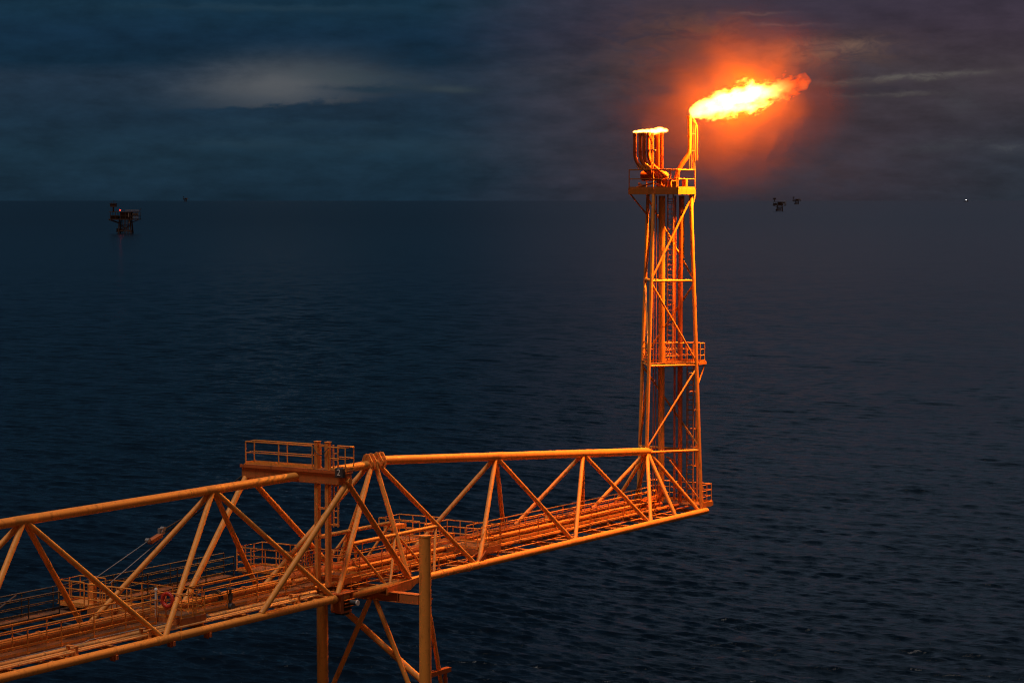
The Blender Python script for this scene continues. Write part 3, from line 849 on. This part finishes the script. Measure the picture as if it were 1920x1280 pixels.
# ================================================================== FLAMES
NOZ = Vector((tipx, tipy, 50.95))
FAX = (RGT * 0.93 - FWD * 0.27 + Vector((0, 0, 1)) * 0.255).normalized()        # blown to the right
FLEN = 7.55
FY = FAX.cross(Vector((0, 0, 1))).normalized()
FZ = FY.cross(FAX).normalized() * -1
if FZ.z < 0: FZ = -FZ
FY = FZ.cross(FAX)
def frad(t):
    xs = [0, .03, .08, .15, .3, .42, .52, .62, .72, .82, .92, 1.0]
    ys = [.22, .40, .55, .64, .80, .86, .78, .60, .50, .58, .44, .05]
    return float(np.interp(t, xs, ys))
def fmid(t):
    xs = [0, .05, .15, .3, .45, .6, .8, 1.0]
    ys = [.10, .18, .20, .18, .20, .10, .14, .05]
    return float(np.interp(t, xs, ys))
def flame_material(name, L, rad, mid, ncol, strength, noise_scale, amp0, amp1, step, seed=0.0, sharp=0.16, tail0=0.50, tail1=0.9, e0=1.7, e1=4.6):
    m, t = new_mat(name)
    out = t.n('ShaderNodeOutputMaterial')
    co = t.n('ShaderNodeTexCoord').outputs['Object']
    x, y, z = t.sep(co)[:3]
    tt = t.div(x, L)
    wv = t.xyz(t.add(t.mul(x, 0.55), seed), y, z)
    nz = t.n('ShaderNodeTexNoise'); t.l(wv, nz.inputs['Vector'])
    nz.inputs['Scale'].default_value = noise_scale * 0.5; nz.inputs['Detail'].default_value = 2
    warp = t.v('SUBTRACT', nz.outputs['Color'], (0.5, 0.5, 0.5))
    wamp = t.lin(tt, 0.0, 1.0, amp0, amp1)
    ws = t.sep(t.scale(warp, wamp))
    rr_ = t.ramp(tt, [(p, float(rad(p)) / 1.2) for p in (0, .03, .08, .15, .3, .42, .52, .62, .72, .82, .92, 1.0)])
    mm_ = t.ramp(tt, [(p, float(mid(p))) for p in (0, .05, .15, .3, .45, .6, .8, 1.0)])
    Rr = t.mul(rr_, 1.2)
    yy = t.add(y, ws[1]); zz = t.sub(t.add(z, ws[2]), mm_)
    r = t.m('SQRT', t.add(t.mul(yy, yy), t.mul(zz, zz)))
    n2 = t.noise(t.v('ADD', wv, t.scale(warp, 0.6)), noise_scale * 1.6, 5, 0.6)
    edge = t.mul(t.sub(n2, 0.5), t.lin(tt, 0.0, 1.0, e0, e1))
    d = t.sub(t.sub(1.0, t.div(r, t.m('MAXIMUM', Rr, 0.02))), t.mul(edge, 1.0))
    ends = t.mul(t.sstep(tt, 0.0, 0.02), t.sstep(tt, 0.985, 1.0, 1.0, 0.0))
    core = t.mul(t.sstep(d, 0.04, 0.04 + sharp), ends)
    tail = t.sstep(tt, tail0, tail1)
    st_ = t.mul(core, t.m('POWER', t.sub(1.0, t.mul(tail, 0.56)), 2.0))
    hot = t.m('MULTIPLY', t.sstep(d, 0.15, 0.75), t.sub(1.0, t.mul(tail, 0.8)))
    c = t.mix(tail, (1.0, 0.34, 0.04), (1.0, 0.065, 0.003))
    c = t.mix(hot, c, (1.0, 0.52, 0.13))
    em = t.n('ShaderNodeEmission'); t.l(c, em.inputs[0]); t.l(t.mul(st_, strength), em.inputs[1])
    ab = t.n('ShaderNodeVolumeAbsorption'); ab.inputs['Color'].default_value = (0, 0, 0, 1); t.l(t.mul(t.mul(core, t.sstep(tail, 0.35, 1.0)), 1.8), ab.inputs['Density'])
    ad = t.n('ShaderNodeAddShader'); t.l(em.outputs[0], ad.inputs[0]); t.l(ab.outputs[0], ad.inputs[1])
    t.l(ad.outputs[0], out.inputs['Volume'])
    m.cycles.volume_step_rate = step
    return m
def flame_mesh(name, L, rad, mid, origin, axes, mat, margin=1.35, seg=20, n=26, seed=1):
    rs = random.Random(seed)
    bm = B(); rings = []
    for i in range(n + 1):
        tt = i / n
        r_ = max(rad(tt), 0.06) * margin + 0.08 + 0.10 * tt
        c_ = mid(tt)
        rings.append([bm.verts.new((tt * L * 1.02 - 0.05, r_ * math.cos(2 * PI * k / seg) * rs.uniform(.95, 1.05), c_ + r_ * math.sin(2 * PI * k / seg) * rs.uniform(.95, 1.05))) for k in range(seg)])
    for A_, B_ in zip(rings, rings[1:]):
        for k in range(seg):
            bm.faces.new((A_[k], A_[(k + 1) % seg], B_[(k + 1) % seg], B_[k]))
    bm.faces.new(rings[0][::-1]); bm.faces.new(rings[-1])
    bmesh.ops.recalc_face_normals(bm, faces=bm.faces)
    me = bpy.data.meshes.new(name); bm.to_mesh(me); bm.free()
    me.materials.append(mat)
    o = bpy.data.objects.new(name, me); COL.objects.link(o)
    X, Y, Z = axes
    o.matrix_world = Matrix(((X.x, Y.x, Z.x, origin.x), (X.y, Y.y, Z.y, origin.y), (X.z, Y.z, Z.z, origin.z), (0, 0, 0, 1)))
    return o
FM = flame_material('flare_fire', FLEN, frad, fmid, None, 13.5, 1.45, 0.28, 1.3, 0.05)
fo = flame_mesh('flame', FLEN, frad, fmid, NOZ, (FAX, FY, FZ), FM)
tag(fo, 'huge white-hot flame streaming right from the flare tip with a red tail', 'flame')
# low fire licking over the burner row, blown to the right
BL = 2.15
def brad(t): return float(np.interp(t, [0, .1, .4, .7, .9, 1], [.07, .10, .12, .20, .15, .05]))
def bmid(t): return float(np.interp(t, [0, .3, .6, .8, 1], [.05, .08, .08, .14, .10]))
BFM = flame_material('burner_fire', BL, brad, bmid, None, 42.0, 3.6, 0.14, 0.35, 0.06, seed=4.0, e0=2.6, e1=3.2, tail0=0.85, tail1=1.3)
bdir = (Vector((58.45, -0.05, 50.06)) - Vector((57.15, 1.52, 49.97))).normalized()
bY = Vector((0, 0, 1)).cross(bdir).normalized(); bZ = bdir.cross(bY)
bo = flame_mesh('flame', BL, brad, bmid, Vector((57.15, 1.50, 49.95)), (bdir, bY, bZ), BFM, margin=1.5, seed=2)
tag(bo, 'low ragged flame licking over the row of burner pipes', 'flame')

def lamp(name, loc, power, colr, rad):
    ld = bpy.data.lights.new(name, 'POINT'); ld.energy = power; ld.color = colr; ld.shadow_soft_size = rad
    o = bpy.data.objects.new(name, ld); COL.objects.link(o); o.location = loc
    return o
FC = (1.0, 0.305, 0.018)
PW = 125000
lamp('flame_light', NOZ + FAX * 2.2 + FZ * 0.3, PW * 0.3, FC, 0.55)
lamp('flame_light', NOZ + FAX * 3.3 + FZ * 0.25, PW * 0.4, FC, 0.6)
lamp('flame_light', NOZ + FAX * 4.5 + FZ * 0.15, PW * 0.3, FC, 0.5)
lamp('flame_light', (57.8, 0.75, 50.25), 500, (1.0, 0.36, 0.03), 0.15)

# smoke lit by the flame
def smoke():
    m, t = new_mat('smoke_haze')
    out = t.n('ShaderNodeOutputMaterial')
    co = t.n('ShaderNodeTexCoord').outputs['Object']
    r = t.v('LENGTH', co)
    n1 = t.noise(co, 1.9, 4, 0.6, 1.2)
    fall = t.m('POWER', t.sstep(r, 0.1, 1.0, 1.0, 0.0), 1.0)
    d = t.mul(fall, t.sstep(n1, 0.36, 0.64, 0.15, 2.2))
    pv = t.n('ShaderNodeVolumePrincipled')
    pv.inputs['Color'].default_value = (0.036, 0.0135, 0.0007, 1)
    pv.inputs['Anisotropy'].default_value = 0.0
    t.l(t.mul(d, 0.066), pv.inputs['Density'])
    t.l(pv.outputs[0], out.inputs['Volume'])
    m.cycles.volume_step_rate = 0.6
    return m
bm = B(); bmesh.ops.create_icosphere(bm, subdivisions=4, radius=1.0)
me = bpy.data.meshes.new('smoke'); bm.to_mesh(me); bm.free(); me.materials.append(smoke())
sm = bpy.data.objects.new('smoke', me); COL.objects.link(sm)
sc_ = NOZ + FAX * 2.4 + Vector((0, 0, 0.2))
sm.matrix_world = Matrix.Translation(sc_) @ Matrix(((FAX.x, FY.x, FZ.x, 0), (FAX.y, FY.y, FZ.y, 0), (FAX.z, FY.z, FZ.z, 0), (0, 0, 0, 1))) @ Matrix.Diagonal((9.0, 6.4, 6.4, 1))
tag(sm, 'thin smoke around the flare glowing orange in its light', 'smoke', None, 'stuff')

# ================================================================== SEA
def make_sea():
    rng = np.random.default_rng(3)
    ca = math.atan2(FWD.y, FWD.x)
    a0, a1, na = -R(21), R(21), 1080
    rs = [165.0]
    while rs[-1] < 4500: rs.append(rs[-1] + max(0.22, rs[-1] * 0.0015))
    rs = np.array(rs); nr = len(rs)
    an = np.linspace(a0, a1, na) + ca
    RR, AA = np.meshgrid(rs, an, indexing='ij')
    X = CAMLOC.x + RR * np.cos(AA); Y = CAMLOC.y + RR * np.sin(AA)
    Z = np.zeros_like(X); DX = np.zeros_like(X); DY = np.zeros_like(X)
    taper = np.clip((RR - 165) / 12, 0, 1) * np.clip((4500 - RR) / 900, 0, 1) * np.clip((np.abs(AA - ca) - R(21)) / -R(0.8), 0, 1)
    wind = ca - R(27)
    for i in range(56):
        lam = 0.9 * (1.053 ** i) * rng.uniform(0.94, 1.06)
        k = 2 * PI / lam
        ang = wind + rng.normal(0, 0.20 if lam < 4 else 0.3)
        amp = 0.0062 * lam * (0.5 + 2.2 * math.exp(-((lam - 1.4) / 0.9) ** 2) + 0.45 * math.exp(-((lam - 5.5) / 1.5) ** 2)) * rng.uniform(0.6, 1.3)
        if lam > 7: amp *= 0.42
        vis = np.clip((lam / (2.8 * np.maximum(0.22, RR * 0.0015))) - 0.5, 0, 1)
        ph = k * (X * math.cos(ang) + Y * math.sin(ang)) + rng.uniform(0, 6.28)
        q = amp * vis * taper
        Z += q * np.cos(ph); s_ = q * np.sin(ph) * 1.0
        DX -= s_ * math.cos(ang); DY -= s_ * math.sin(ang)
    X += DX; Y += DY
    co = np.stack([X, Y, Z], -1).reshape(-1, 3).astype(np.float32)
    idx = np.arange(nr * na).reshape(nr, na)
    q = np.stack([idx[:-1, :-1], idx[1:, :-1], idx[1:, 1:], idx[:-1, 1:]], -1).reshape(-1, 4)
    # flat water all round out to the horizon, meeting the fan edge to edge
    far = [4500, 7000, 12000, 25000, 60000, 140000]
    ext_v = []; ext_f = []
    base = len(co)
    na2 = 48
    step = max(1, (na - 1) // na2)
    cols = list(range(0, na, step))
    if cols[-1] != na - 1: cols.append(na - 1)
    def vert(r_, a): ext_v.append((CAMLOC.x + r_ * math.cos(a), CAMLOC.y + r_ * math.sin(a), 0.0)); return base + len(ext_v) - 1
    ring0 = [int(idx[-1, c]) for c in cols]
    prev = ring0
    for r_ in far[1:]:
        cur = [vert(r_, an[c]) for c in cols]
        for k in range(len(cols) - 1): ext_f.append((prev[k], cur[k], cur[k + 1], prev[k + 1]))
        prev = cur
    # inner disc and the sides (coarse)
    side = np.linspace(an[-1], an[0] + 2 * PI, 40)
    rr2 = [165.0] + far
    prevr = None
    for r_ in rr2:
        cur = [vert(r_, a) for a in side]
        if prevr:
            for k in range(len(side) - 1): ext_f.append((prevr[k], cur[k], cur[k + 1], prevr[k + 1]))
        prevr = cur
    cen = vert(0, 0)
    ia = list(np.linspace(an[0], an[-1], 40)) + list(side[1:-1])
    ring = [vert(165.0, a) for a in ia]
    for k in range(len(ring)): ext_f.append((cen, ring[k], ring[(k + 1) % len(ring)]))
    co = np.concatenate([co, np.array(ext_v, np.float32)])
    me = bpy.data.meshes.new('sea')
    tri = [f for f in ext_f if len(f) == 3]; qd = [f for f in ext_f if len(f) == 4]
    q = np.concatenate([q, np.array(qd)])
    nq, nt = len(q), len(tri)
    me.vertices.add(len(co)); me.vertices.foreach_set('co', co.ravel())
    loops = np.concatenate([q.ravel(), np.array(tri).ravel()]).astype(np.int32)
    me.loops.add(len(loops)); me.loops.foreach_set('vertex_index', loops)
    me.polygons.add(nq + nt)
    ls = np.concatenate([np.arange(nq) * 4, nq * 4 + np.arange(nt) * 3]).astype(np.int32)
    me.polygons.foreach_set('loop_start', ls)
    me.polygons.foreach_set('use_smooth', np.ones(nq + nt, bool))
    me.update(calc_edges=True); me.validate()
    m, t = new_mat('sea_water')
    out = t.n('ShaderNodeOutputMaterial'); p = t.n('ShaderNodeBsdfPrincipled')
    geo = t.n('ShaderNodeNewGeometry').outputs['Position']
    g = t.sep(geo)
    c_, s_ = math.cos(wind), math.sin(wind)
    a = t.add(t.mul(g[0], c_), t.mul(g[1], s_)); b = t.sub(t.mul(g[1], c_), t.mul(g[0], s_))
    vec = t.xyz(a, t.mul(b, 0.42), 0.0)
    n1 = t.noise(vec, 1.7, 5, 0.62, 0.5)
    n2 = t.noise(vec, 0.36, 3, 0.55, 0.2)
    big = t.noise(t.xyz(t.mul(a, 1.0), t.mul(b, 0.45), 0.0), 0.012, 3, 0.6)
    bp2 = t.n('ShaderNodeBump'); bp2.inputs['Strength'].default_value = 1.0; bp2.inputs['Distance'].default_value = 0.42
    t.l(n2, bp2.inputs['Height'])
    bp = t.n('ShaderNodeBump'); bp.inputs['Distance'].default_value = 0.19
    t.l(t.lin(big, 0.3, 0.7, 0.6, 1.0), bp.inputs['Strength'])
    t.l(n1, bp.inputs['Height']); t.l(bp2.outputs[0], bp.inputs['Normal'])
    p.inputs['Base Color'].default_value = (0.0014, 0.004, 0.008, 1)
    dd = t.v('LENGTH', t.v('SUBTRACT', geo, (20.0, 0.0, 0.0)))
    t.l(t.lin(t.m('LOGARITHM', dd, 10.0), 2.35, 3.7, 0.05, 0.22), p.inputs['Roughness'])
    p.inputs['IOR'].default_value = 1.333
    t.l(bp.outputs[0], p.inputs['Normal'])
    t.l(p.outputs[0], out.inputs[0])
    me.materials.append(m)
    o = bpy.data.objects.new('sea', me); COL.objects.link(o)
    o['kind'] = 'structure'
    return o
make_sea()

# ================================================================== DISTANT PLATFORMS
def ground(u, dist):      # point on the sea at `dist` metres along the view, at picture column u
    k = (u - 960) / 4500
    p = Vector((CAMLOC.x, CAMLOC.y, 0)) + FWD * dist + RGT * (dist * k)
    return p
YAW = math.atan2(RGT.y, RGT.x)
def rig(name, label, loc, scale, group, mirror=1, lite=False):
    root = bpy.data.objects.new(name, None); COL.objects.link(root)
    tag(root, label, 'platform', group)
    def P(nm, bm, mat, parent=root): return obj(nm, bm, mat, parent)
    WORLD[root.name] = Vector((0, 0, 0))
    for x, y in ((-7, -7), (-7, 7), (7.5, -7), (7.5, 7)):
        bm = B(); tube(bm, [(x * 1.25, y * 1.2, -3), (x, y, 20)], 1.0, 10); P('leg', bm, RIGM)
    for y in (-7.5, 7.5):
        bm = B(); tube(bm, [(-9, y, 1), (7.3, y, 11)], .45, 8); tube(bm, [(9, y, 1), (-7.2, y, 11)], .45, 8); tube(bm, [(-8, y, 11), (8, y, 11)], .45, 8); tube(bm, [(-8.7, y, 3), (9, y, 3)], .6, 8)
        P('jacket_brace', bm, RIGM)
    for x in (-3.6, -1.6, 0.4, 2.4, 4.4):
        bm = B(); tube(bm, [(x, 0, -3), (x, 0, 20)], .5, 8); P('conductor', bm, RIGL)
    bm = B(); bx(bm, -12, -5, -4, 4, 2.0, 6.5); bx(bm, -12.5, -4, -4.5, 4.5, 1.6, 2.1); P('boat_landing', bm, RIGM)
    bm = B(); bx(bm, -22, 20.5, -11, 11, 18.6, 19.8); bx(bm, -20, 20, -11, 11, 24.0, 24.7); bx(bm, -21, 17, -11, 11, 29.0, 29.8); P('deck', bm, RIGM)
    bm = B()
    for x in (-19, -12, -5, 2, 9, 16, 19):
        for y in (-10.5, 10.5):
            tube(bm, [(x, y, 19.5), (x, y, 29.5)], .4, 8)
    P('deck_post', bm, RIGM)
    bm = B(); bx(bm, -6, 9, -9, 9, 19.8, 28.9); P('module', bm, RIGM)
    bm = B(); bx(bm, -19, -9, -8, 8, 19.8, 24.0); bx(bm, 11, 17, -7, 7, 24.7, 28); P('module', bm, RIGM)
    for a_, b_ in (((-21.5, -9, 18.5), (-7, -7, 13.5)), ((-21.5, 9, 18.5), (-7, 7, 13.5)), ((19.5, -9, 18.5), (7.5, -7, 14))):
        bm = B(); tube(bm, [a_, b_], .5, 8); P('knee_brace', bm, RIGM)
    bm = B(); tube(bm, [(-16.5, 0, 29.5), (-16.5, 0, 36.5)], 1.1, 10); P('tower_stem', bm, RIGM)
    bm = B(); bx(bm, -20, -12.6, -6, 6, 36.4, 40.6); bx(bm, -21, -11.8, -6.6, 6.6, 40.6, 41.2); tube(bm, [(-16, 0, 41), (-15.6, 0, 45.5)], .35, 6); tube(bm, [(-13.2, 0, 41), (-13, 0, 44)], .3, 6); tube(bm, [(-19, 0, 41), (-19, 0, 43)], .3, 6); P('helideck_tower', bm, RIGM)
    bm = B()
    for z in (30.9, 32.2): tube(bm, [(2, -10.8, z), (20, -10.8, z)], .16, 6)
    for x in (2, 6, 10, 14, 18, 20): tube(bm, [(x, -10.8, 29.6), (x, -10.8, 32.2)], .16, 6)
    for z in (21, 22.3, 26, 27.3): tube(bm, [(11, -11.1, z), (20, -11.1, z)], .18, 6)
    P('railing', bm, RIGL)
    bm = B(); tube(bm, [(19.5, 0, 29.5), (21.8, 0, 34.5)], .35, 8); P('crane_boom', bm, RIGM)
    bm = B(); tube(bm, [(6.9, -9.6, 14), (6.9, -9.6, 18.4)], .7, 8); tube(bm, [(6.6, -11.6, 22.5), (6.6, -11.6, 28.0)], .7, 8); P('crane_post', bm, RIGL)
    root.location = loc; root.rotation_euler = (0, 0, YAW); root.scale = (scale * mirror, scale, scale)
    return root
def copy_tree(o, parent=None):
    c = o.copy(); COL.objects.link(c)
    if parent: c.parent = parent
    for ch in list(o.children):
        copy_tree(ch, c)
    return c
RG = 'platforms far out on the sea'
r1 = rig('offshore_platform', 'nearest of the distant platforms, dark, with a red lamp on its deck, far left', ground(236, 3340), 1.0, RG)
r2 = copy_tree(r1); r2['label'] = 'larger brown platform on the horizon just right of the flare tower'
r2.location = ground(1461, 9857); r2.scale = (1.3, 1.3, 1.3)
r3 = copy_tree(r1); r3['label'] = 'small hazy platform on the horizon right of the larger brown one'
r3.location = ground(1493, 25500); r3.scale = (2.1, 2.1, 1.9)
r4 = copy_tree(r1); r4['label'] = 'tiny faint platform on the skyline near the left'
r4.location = ground(349, 62000); r4.scale = (3.2, 3.2, 3.2)
# red warning lamp on the nearest rig
lm = thing('warning_lamp', 'glowing red lamp on the deck of the far left platform', 'lamp', (0, 0, 0))
WORLD[lm.name] = Vector((0, 0, 0))
bm = B(); bmesh.ops.create_uvsphere(bm, u_segments=12, v_segments=8, radius=0.8); bmesh.ops.translate(bm, vec=(-5.2, -11.5, 31.8), verts=bm.verts)
obj('lens', bm, glow('red_lamp', (1.0, 0.035, 0.014), 6.0), lm)
bm = B(); tube(bm, [(-5.2, -11.5, 29.6), (-5.2, -11.5, 31.0)], .25, 8); obj('lamp_post', bm, RIGM, lm)
lm.location = r1.location; lm.rotation_euler = r1.rotation_euler
# far ship showing one white light
sh = thing('ship', 'distant vessel on the right horizon showing one white light', 'ship', (0, 0, 0))
WORLD[sh.name] = Vector((0, 0, 0))
bm = B()
prism(bm, [(-60, 0, 2), (-72, 0, 14), (60, 0, 14), (66, 0, 18), (58, 0, 2)], (0, 1, 0), 18); obj('hull', bm, RIGM, sh)
bm = B(); bx(bm, 20, 48, -8, 8, 14, 34); tube(bm, [(10, 0, 14), (10, 0, 40)], 1.0, 8); obj('superstructure', bm, RIGM, sh)
bm = B(); bmesh.ops.create_uvsphere(bm, u_segments=12, v_segments=8, radius=8.0)
bmesh.ops.scale(bm, vec=(1.9, 1, 1), verts=bm.verts); bmesh.ops.translate(bm, vec=(0, 0, 48), verts=bm.verts)
obj('deck_light', bm, glow('white_lamp', (1.0, 0.9, 0.82), 3.0), sh)
sh.location = ground(1810, 62000); sh.rotation_euler = (0, 0, YAW)

# ================================================================== WORLD (dusk sky with clouds)
W = bpy.data.worlds.new('World'); S.world = W; W.use_nodes = True
W.node_tree.nodes.clear()
t = NT(W.node_tree)
SUN_EL, SUN_AZ = R(73), math.atan2(FWD.y, FWD.x) + R(140)   # high, behind the camera to its left
wo = t.n('ShaderNodeOutputWorld'); bg = t.n('ShaderNodeBackground')
sky = t.n('ShaderNodeTexSky', sky_type='NISHITA'); sky.sun_disc = False
sky.sun_elevation = SUN_EL; sky.sun_rotation = PI / 2 - SUN_AZ
sky.air_density = 1.0; sky.dust_density = 0.6; sky.ozone_density = 2.0
D = t.n('ShaderNodeTexCoord').outputs['Generated']
dr = t.v('DOT_PRODUCT', D, tuple(RGT)); dw = t.v('DOT_PRODUCT', D, tuple(FWD)); dz = t.sep(D)[2]
U = t.add(9.6, t.mul(t.m('ARCTAN2', dr, dw), 45.0))        # azimuth, 45 units per radian
V = t.sub(3.75, t.mul(t.m('ARCSINE', dz), 45.0))            # 3.75 at the horizon, smaller above
P2 = t.xyz(t.mul(U, 0.32), t.mul(V, 1.5), 0.0)
wn = t.n('ShaderNodeTexNoise'); t.l(P2, wn.inputs['Vector']); wn.inputs['Scale'].default_value = 1.1; wn.inputs['Detail'].default_value = 5; wn.inputs['Roughness'].default_value = 0.6
wn2 = t.n('ShaderNodeTexNoise'); t.l(t.xyz(t.mul(U, 0.9), t.mul(V, 2.4), 3.0), wn2.inputs['Vector']); wn2.inputs['Scale'].default_value = 1.6; wn2.inputs['Detail'].default_value = 6; wn2.inputs['Roughness'].default_value = 0.62
f1 = t.sub(wn.outputs[0], 0.5); f2 = t.sub(wn2.outputs[0], 0.5)
def lobe(cx_, cy_, sx_, sy_, tilt=0.0, wx=0.6, wy=0.35, pw=1.0):
    du = t.sub(t.add(U, t.mul(f2, wx * 2)), cx_)
    dv = t.sub(t.add(t.add(V, t.mul(f1, wy)), t.mul(f2, wy)), t.add(cy_, t.mul(t.sub(U, cx_), tilt)))
    q = t.add(t.m('POWER', t.m('ABSOLUTE', t.div(du, sx_)), 2.0), t.m('POWER', t.m('ABSOLUTE', t.div(dv, sy_)), 2.0))
    return t.m('EXPONENT', t.mul(q, -pw))
leftc = t.ramp(t.div(t.add(V, t.mul(f1, 0.5)), 4.0), [(0.0, (.0075, .033, .062)), (0.18, (.006, .027, .058)), (0.30, (.0050, .024, .050)), (0.37, (.0150, .034, .062)), (0.55, (.0105, .031, .058)), (0.72, (.0095, .032, .057)), (0.93, (.0078, .026, .048)), (1.0, (.007, .024, .044))])
rightc = t.ramp(t.div(t.add(V, t.mul(f1, 0.7)), 4.0), [(0.0, (.044, .032, .050)), (0.15, (.040, .029, .044)), (0.35, (.046, .036, .045)), (0.6, (.040, .031, .042)), (0.85, (.035, .029, .041)), (1.0, (.026, .025, .037))])
rf = t.sstep(t.add(U, t.mul(f1, 2.0)), 7.6, 13.0)
skyc = t.mix(rf, t.scale(leftc, 0.84), rightc)
edge_r = t.mul(t.sstep(t.add(U, t.mul(f1, 1.5)), 15.0, 20.0), t.sstep(V, 1.2, 3.4))
skyc = t.mix(t.mul(edge_r, 0.75), skyc, (.018, .030, .044))
skyc = t.scale(skyc, t.add(1.0, t.add(t.mul(f2, 0.8), t.mul(f1, 0.9))))
# pale opening in the cloud on the left, cut off below by a darker bank
patch = t.mul(lobe(5.3, 1.62, 1.45, 0.42, -0.05, 0.5, 0.25), t.sstep(t.add(V, t.add(t.mul(f2, 0.35), t.mul(t.sub(U, 5.0), 0.05))), 1.95, 2.06, 1.0, 0.0))
skyc = t.mix(t.mul(patch, 1.0), skyc, (.082, .090, .102))
patch2 = t.mul(lobe(6.6, 1.45, 1.1, 0.16, 0.06, 0.7, 0.3), 0.6)
skyc = t.mix(patch2, skyc, (.040, .060, .074))
tear = t.mul(lobe(6.9, 1.68, 0.75, 0.07, 0.0, 0.5, 0.2), 0.8)
skyc = t.mix(tear, skyc, (.010, .029, .050))
st1 = t.mul(lobe(8.4, 1.68, 0.5, 0.06, 0.03, 0.3, 0.12), 0.55)
skyc = t.mix(st1, skyc, (.040, .058, .068))
for cx_, cy_, sx_, sy_, k_ in ((5.0, .2, 2.2, .06, .25), (4.6, 2.72, 1.0, .10, .22), (7.4, 2.75, 1.6, .16, .16), (6.0, 2.35, 2.2, .08, .12)):
    skyc = t.mix(t.mul(lobe(cx_, cy_, sx_, sy_, 0, .6, .25), k_ * 1.3), skyc, (.022, .052, .078))
n3_ = t.noise(t.xyz(t.mul(U, 0.8), t.mul(V, 1.9), 7.0), 2.2, 6, 0.65, 0.8)
tear2 = t.sstep(n3_, 0.36, 0.62, 0.35, 1.2)
# streaks and lit cloud on the right
for cx_, cy_, sx_, sy_, tl, k_, c_ in (
        (17.1, 1.50, 1.15, 0.055, -0.05, .85, (.105, .095, .088)), (15.9, 1.58, .6, .06, 0.0, .5, (.12, .09, .075)),
        (16.6, 1.80, .75, .045, -0.02, .6, (.095, .085, .08)), (14.2, .32, .5, .025, 0.02, .55, (.16, .10, .09)), (14.8, .55, .6, .03, 0.0, .5, (.15, .09, .085)),
        (15.0, 1.05, 1.5, .28, -0.05, .6, (.16, .085, .058)), (15.7, .95, .75, .12, -0.1, .5, (.19, .115, .085)),
        (13.2, .55, 1.0, .35, 0.0, .6, (.13, .062, .045)), (12.6, 1.2, 1.2, .9, 0.0, .5, (.10, .045, .035)),
        (13.8, 2.9, 2.0, .9, 0.0, .45, (.072, .036, .036)), (17.9, 1.95, .35, .3, 0.2, .35, (.055, .055, .066)),
        (17.7, 2.75, .8, .09, -0.1, .4, (.05, .055, .066)), (18.9, 2.83, .5, .08, 0.0, .55, (.06, .066, .078)),
        (15.4, .15, 2.6, .25, 0.0, .4, (.034, .025, .045)), (16.4, 1.7, .9, .08, 0.0, .3, (.02, .02, .035))):
    skyc = t.mix(t.mul(t.mul(lobe(cx_, cy_, sx_, sy_, tl, .5, .22), tear2), k_), skyc, c_)
# the rest of the sky dome: warm fill glow added low behind the camera, overhead tone shaped for sea reflections
up_ = t.sstep(dz, 0.062, 0.22)
skyc = t.mix(up_, skyc, t.mix(rf, (.0085, .022, .042), (.056, .080, .115)))
back = t.mul(t.sstep(dw, 0.15, -0.75), t.sstep(dz, 0.75, 0.05))
skyc = t.mix(back, skyc, (.23, .095, .013))
tot = t.mix(1.0, skyc, t.scale(sky.outputs[0], 0.0005), 'ADD')
t.l(tot, bg.inputs[0]); bg.inputs[1].default_value = 1.0
t.l(bg.outputs[0], wo.inputs[0])

sl = bpy.data.lights.new('sun', 'SUN'); sl.energy = 1.45; sl.angle = R(15); sl.color = (1.0, 0.91, 0.86)
so = bpy.data.objects.new('sun', sl); COL.objects.link(so)
sv = Vector((math.cos(SUN_EL) * math.cos(SUN_AZ), math.cos(SUN_EL) * math.sin(SUN_AZ), math.sin(SUN_EL)))
so.rotation_euler = (-sv).to_track_quat('-Z', 'Y').to_euler()
so.location = (0, 0, 120)

# ================================================================== RENDER SETTINGS
S.view_settings.view_transform = 'Standard'
S.view_settings.look = 'None'
S.view_settings.exposure = 0.0
S.view_settings.gamma = 1.0
S.render.engine = 'CYCLES'
c = S.cycles
c.use_denoising = True
c.filter_width = 1.15
c.max_bounces = 6; c.diffuse_bounces = 3; c.glossy_bounces = 3; c.volume_bounces = 1; c.transparent_max_bounces = 12
c.sample_clamp_indirect = 4.0
c.volume_max_steps = 512
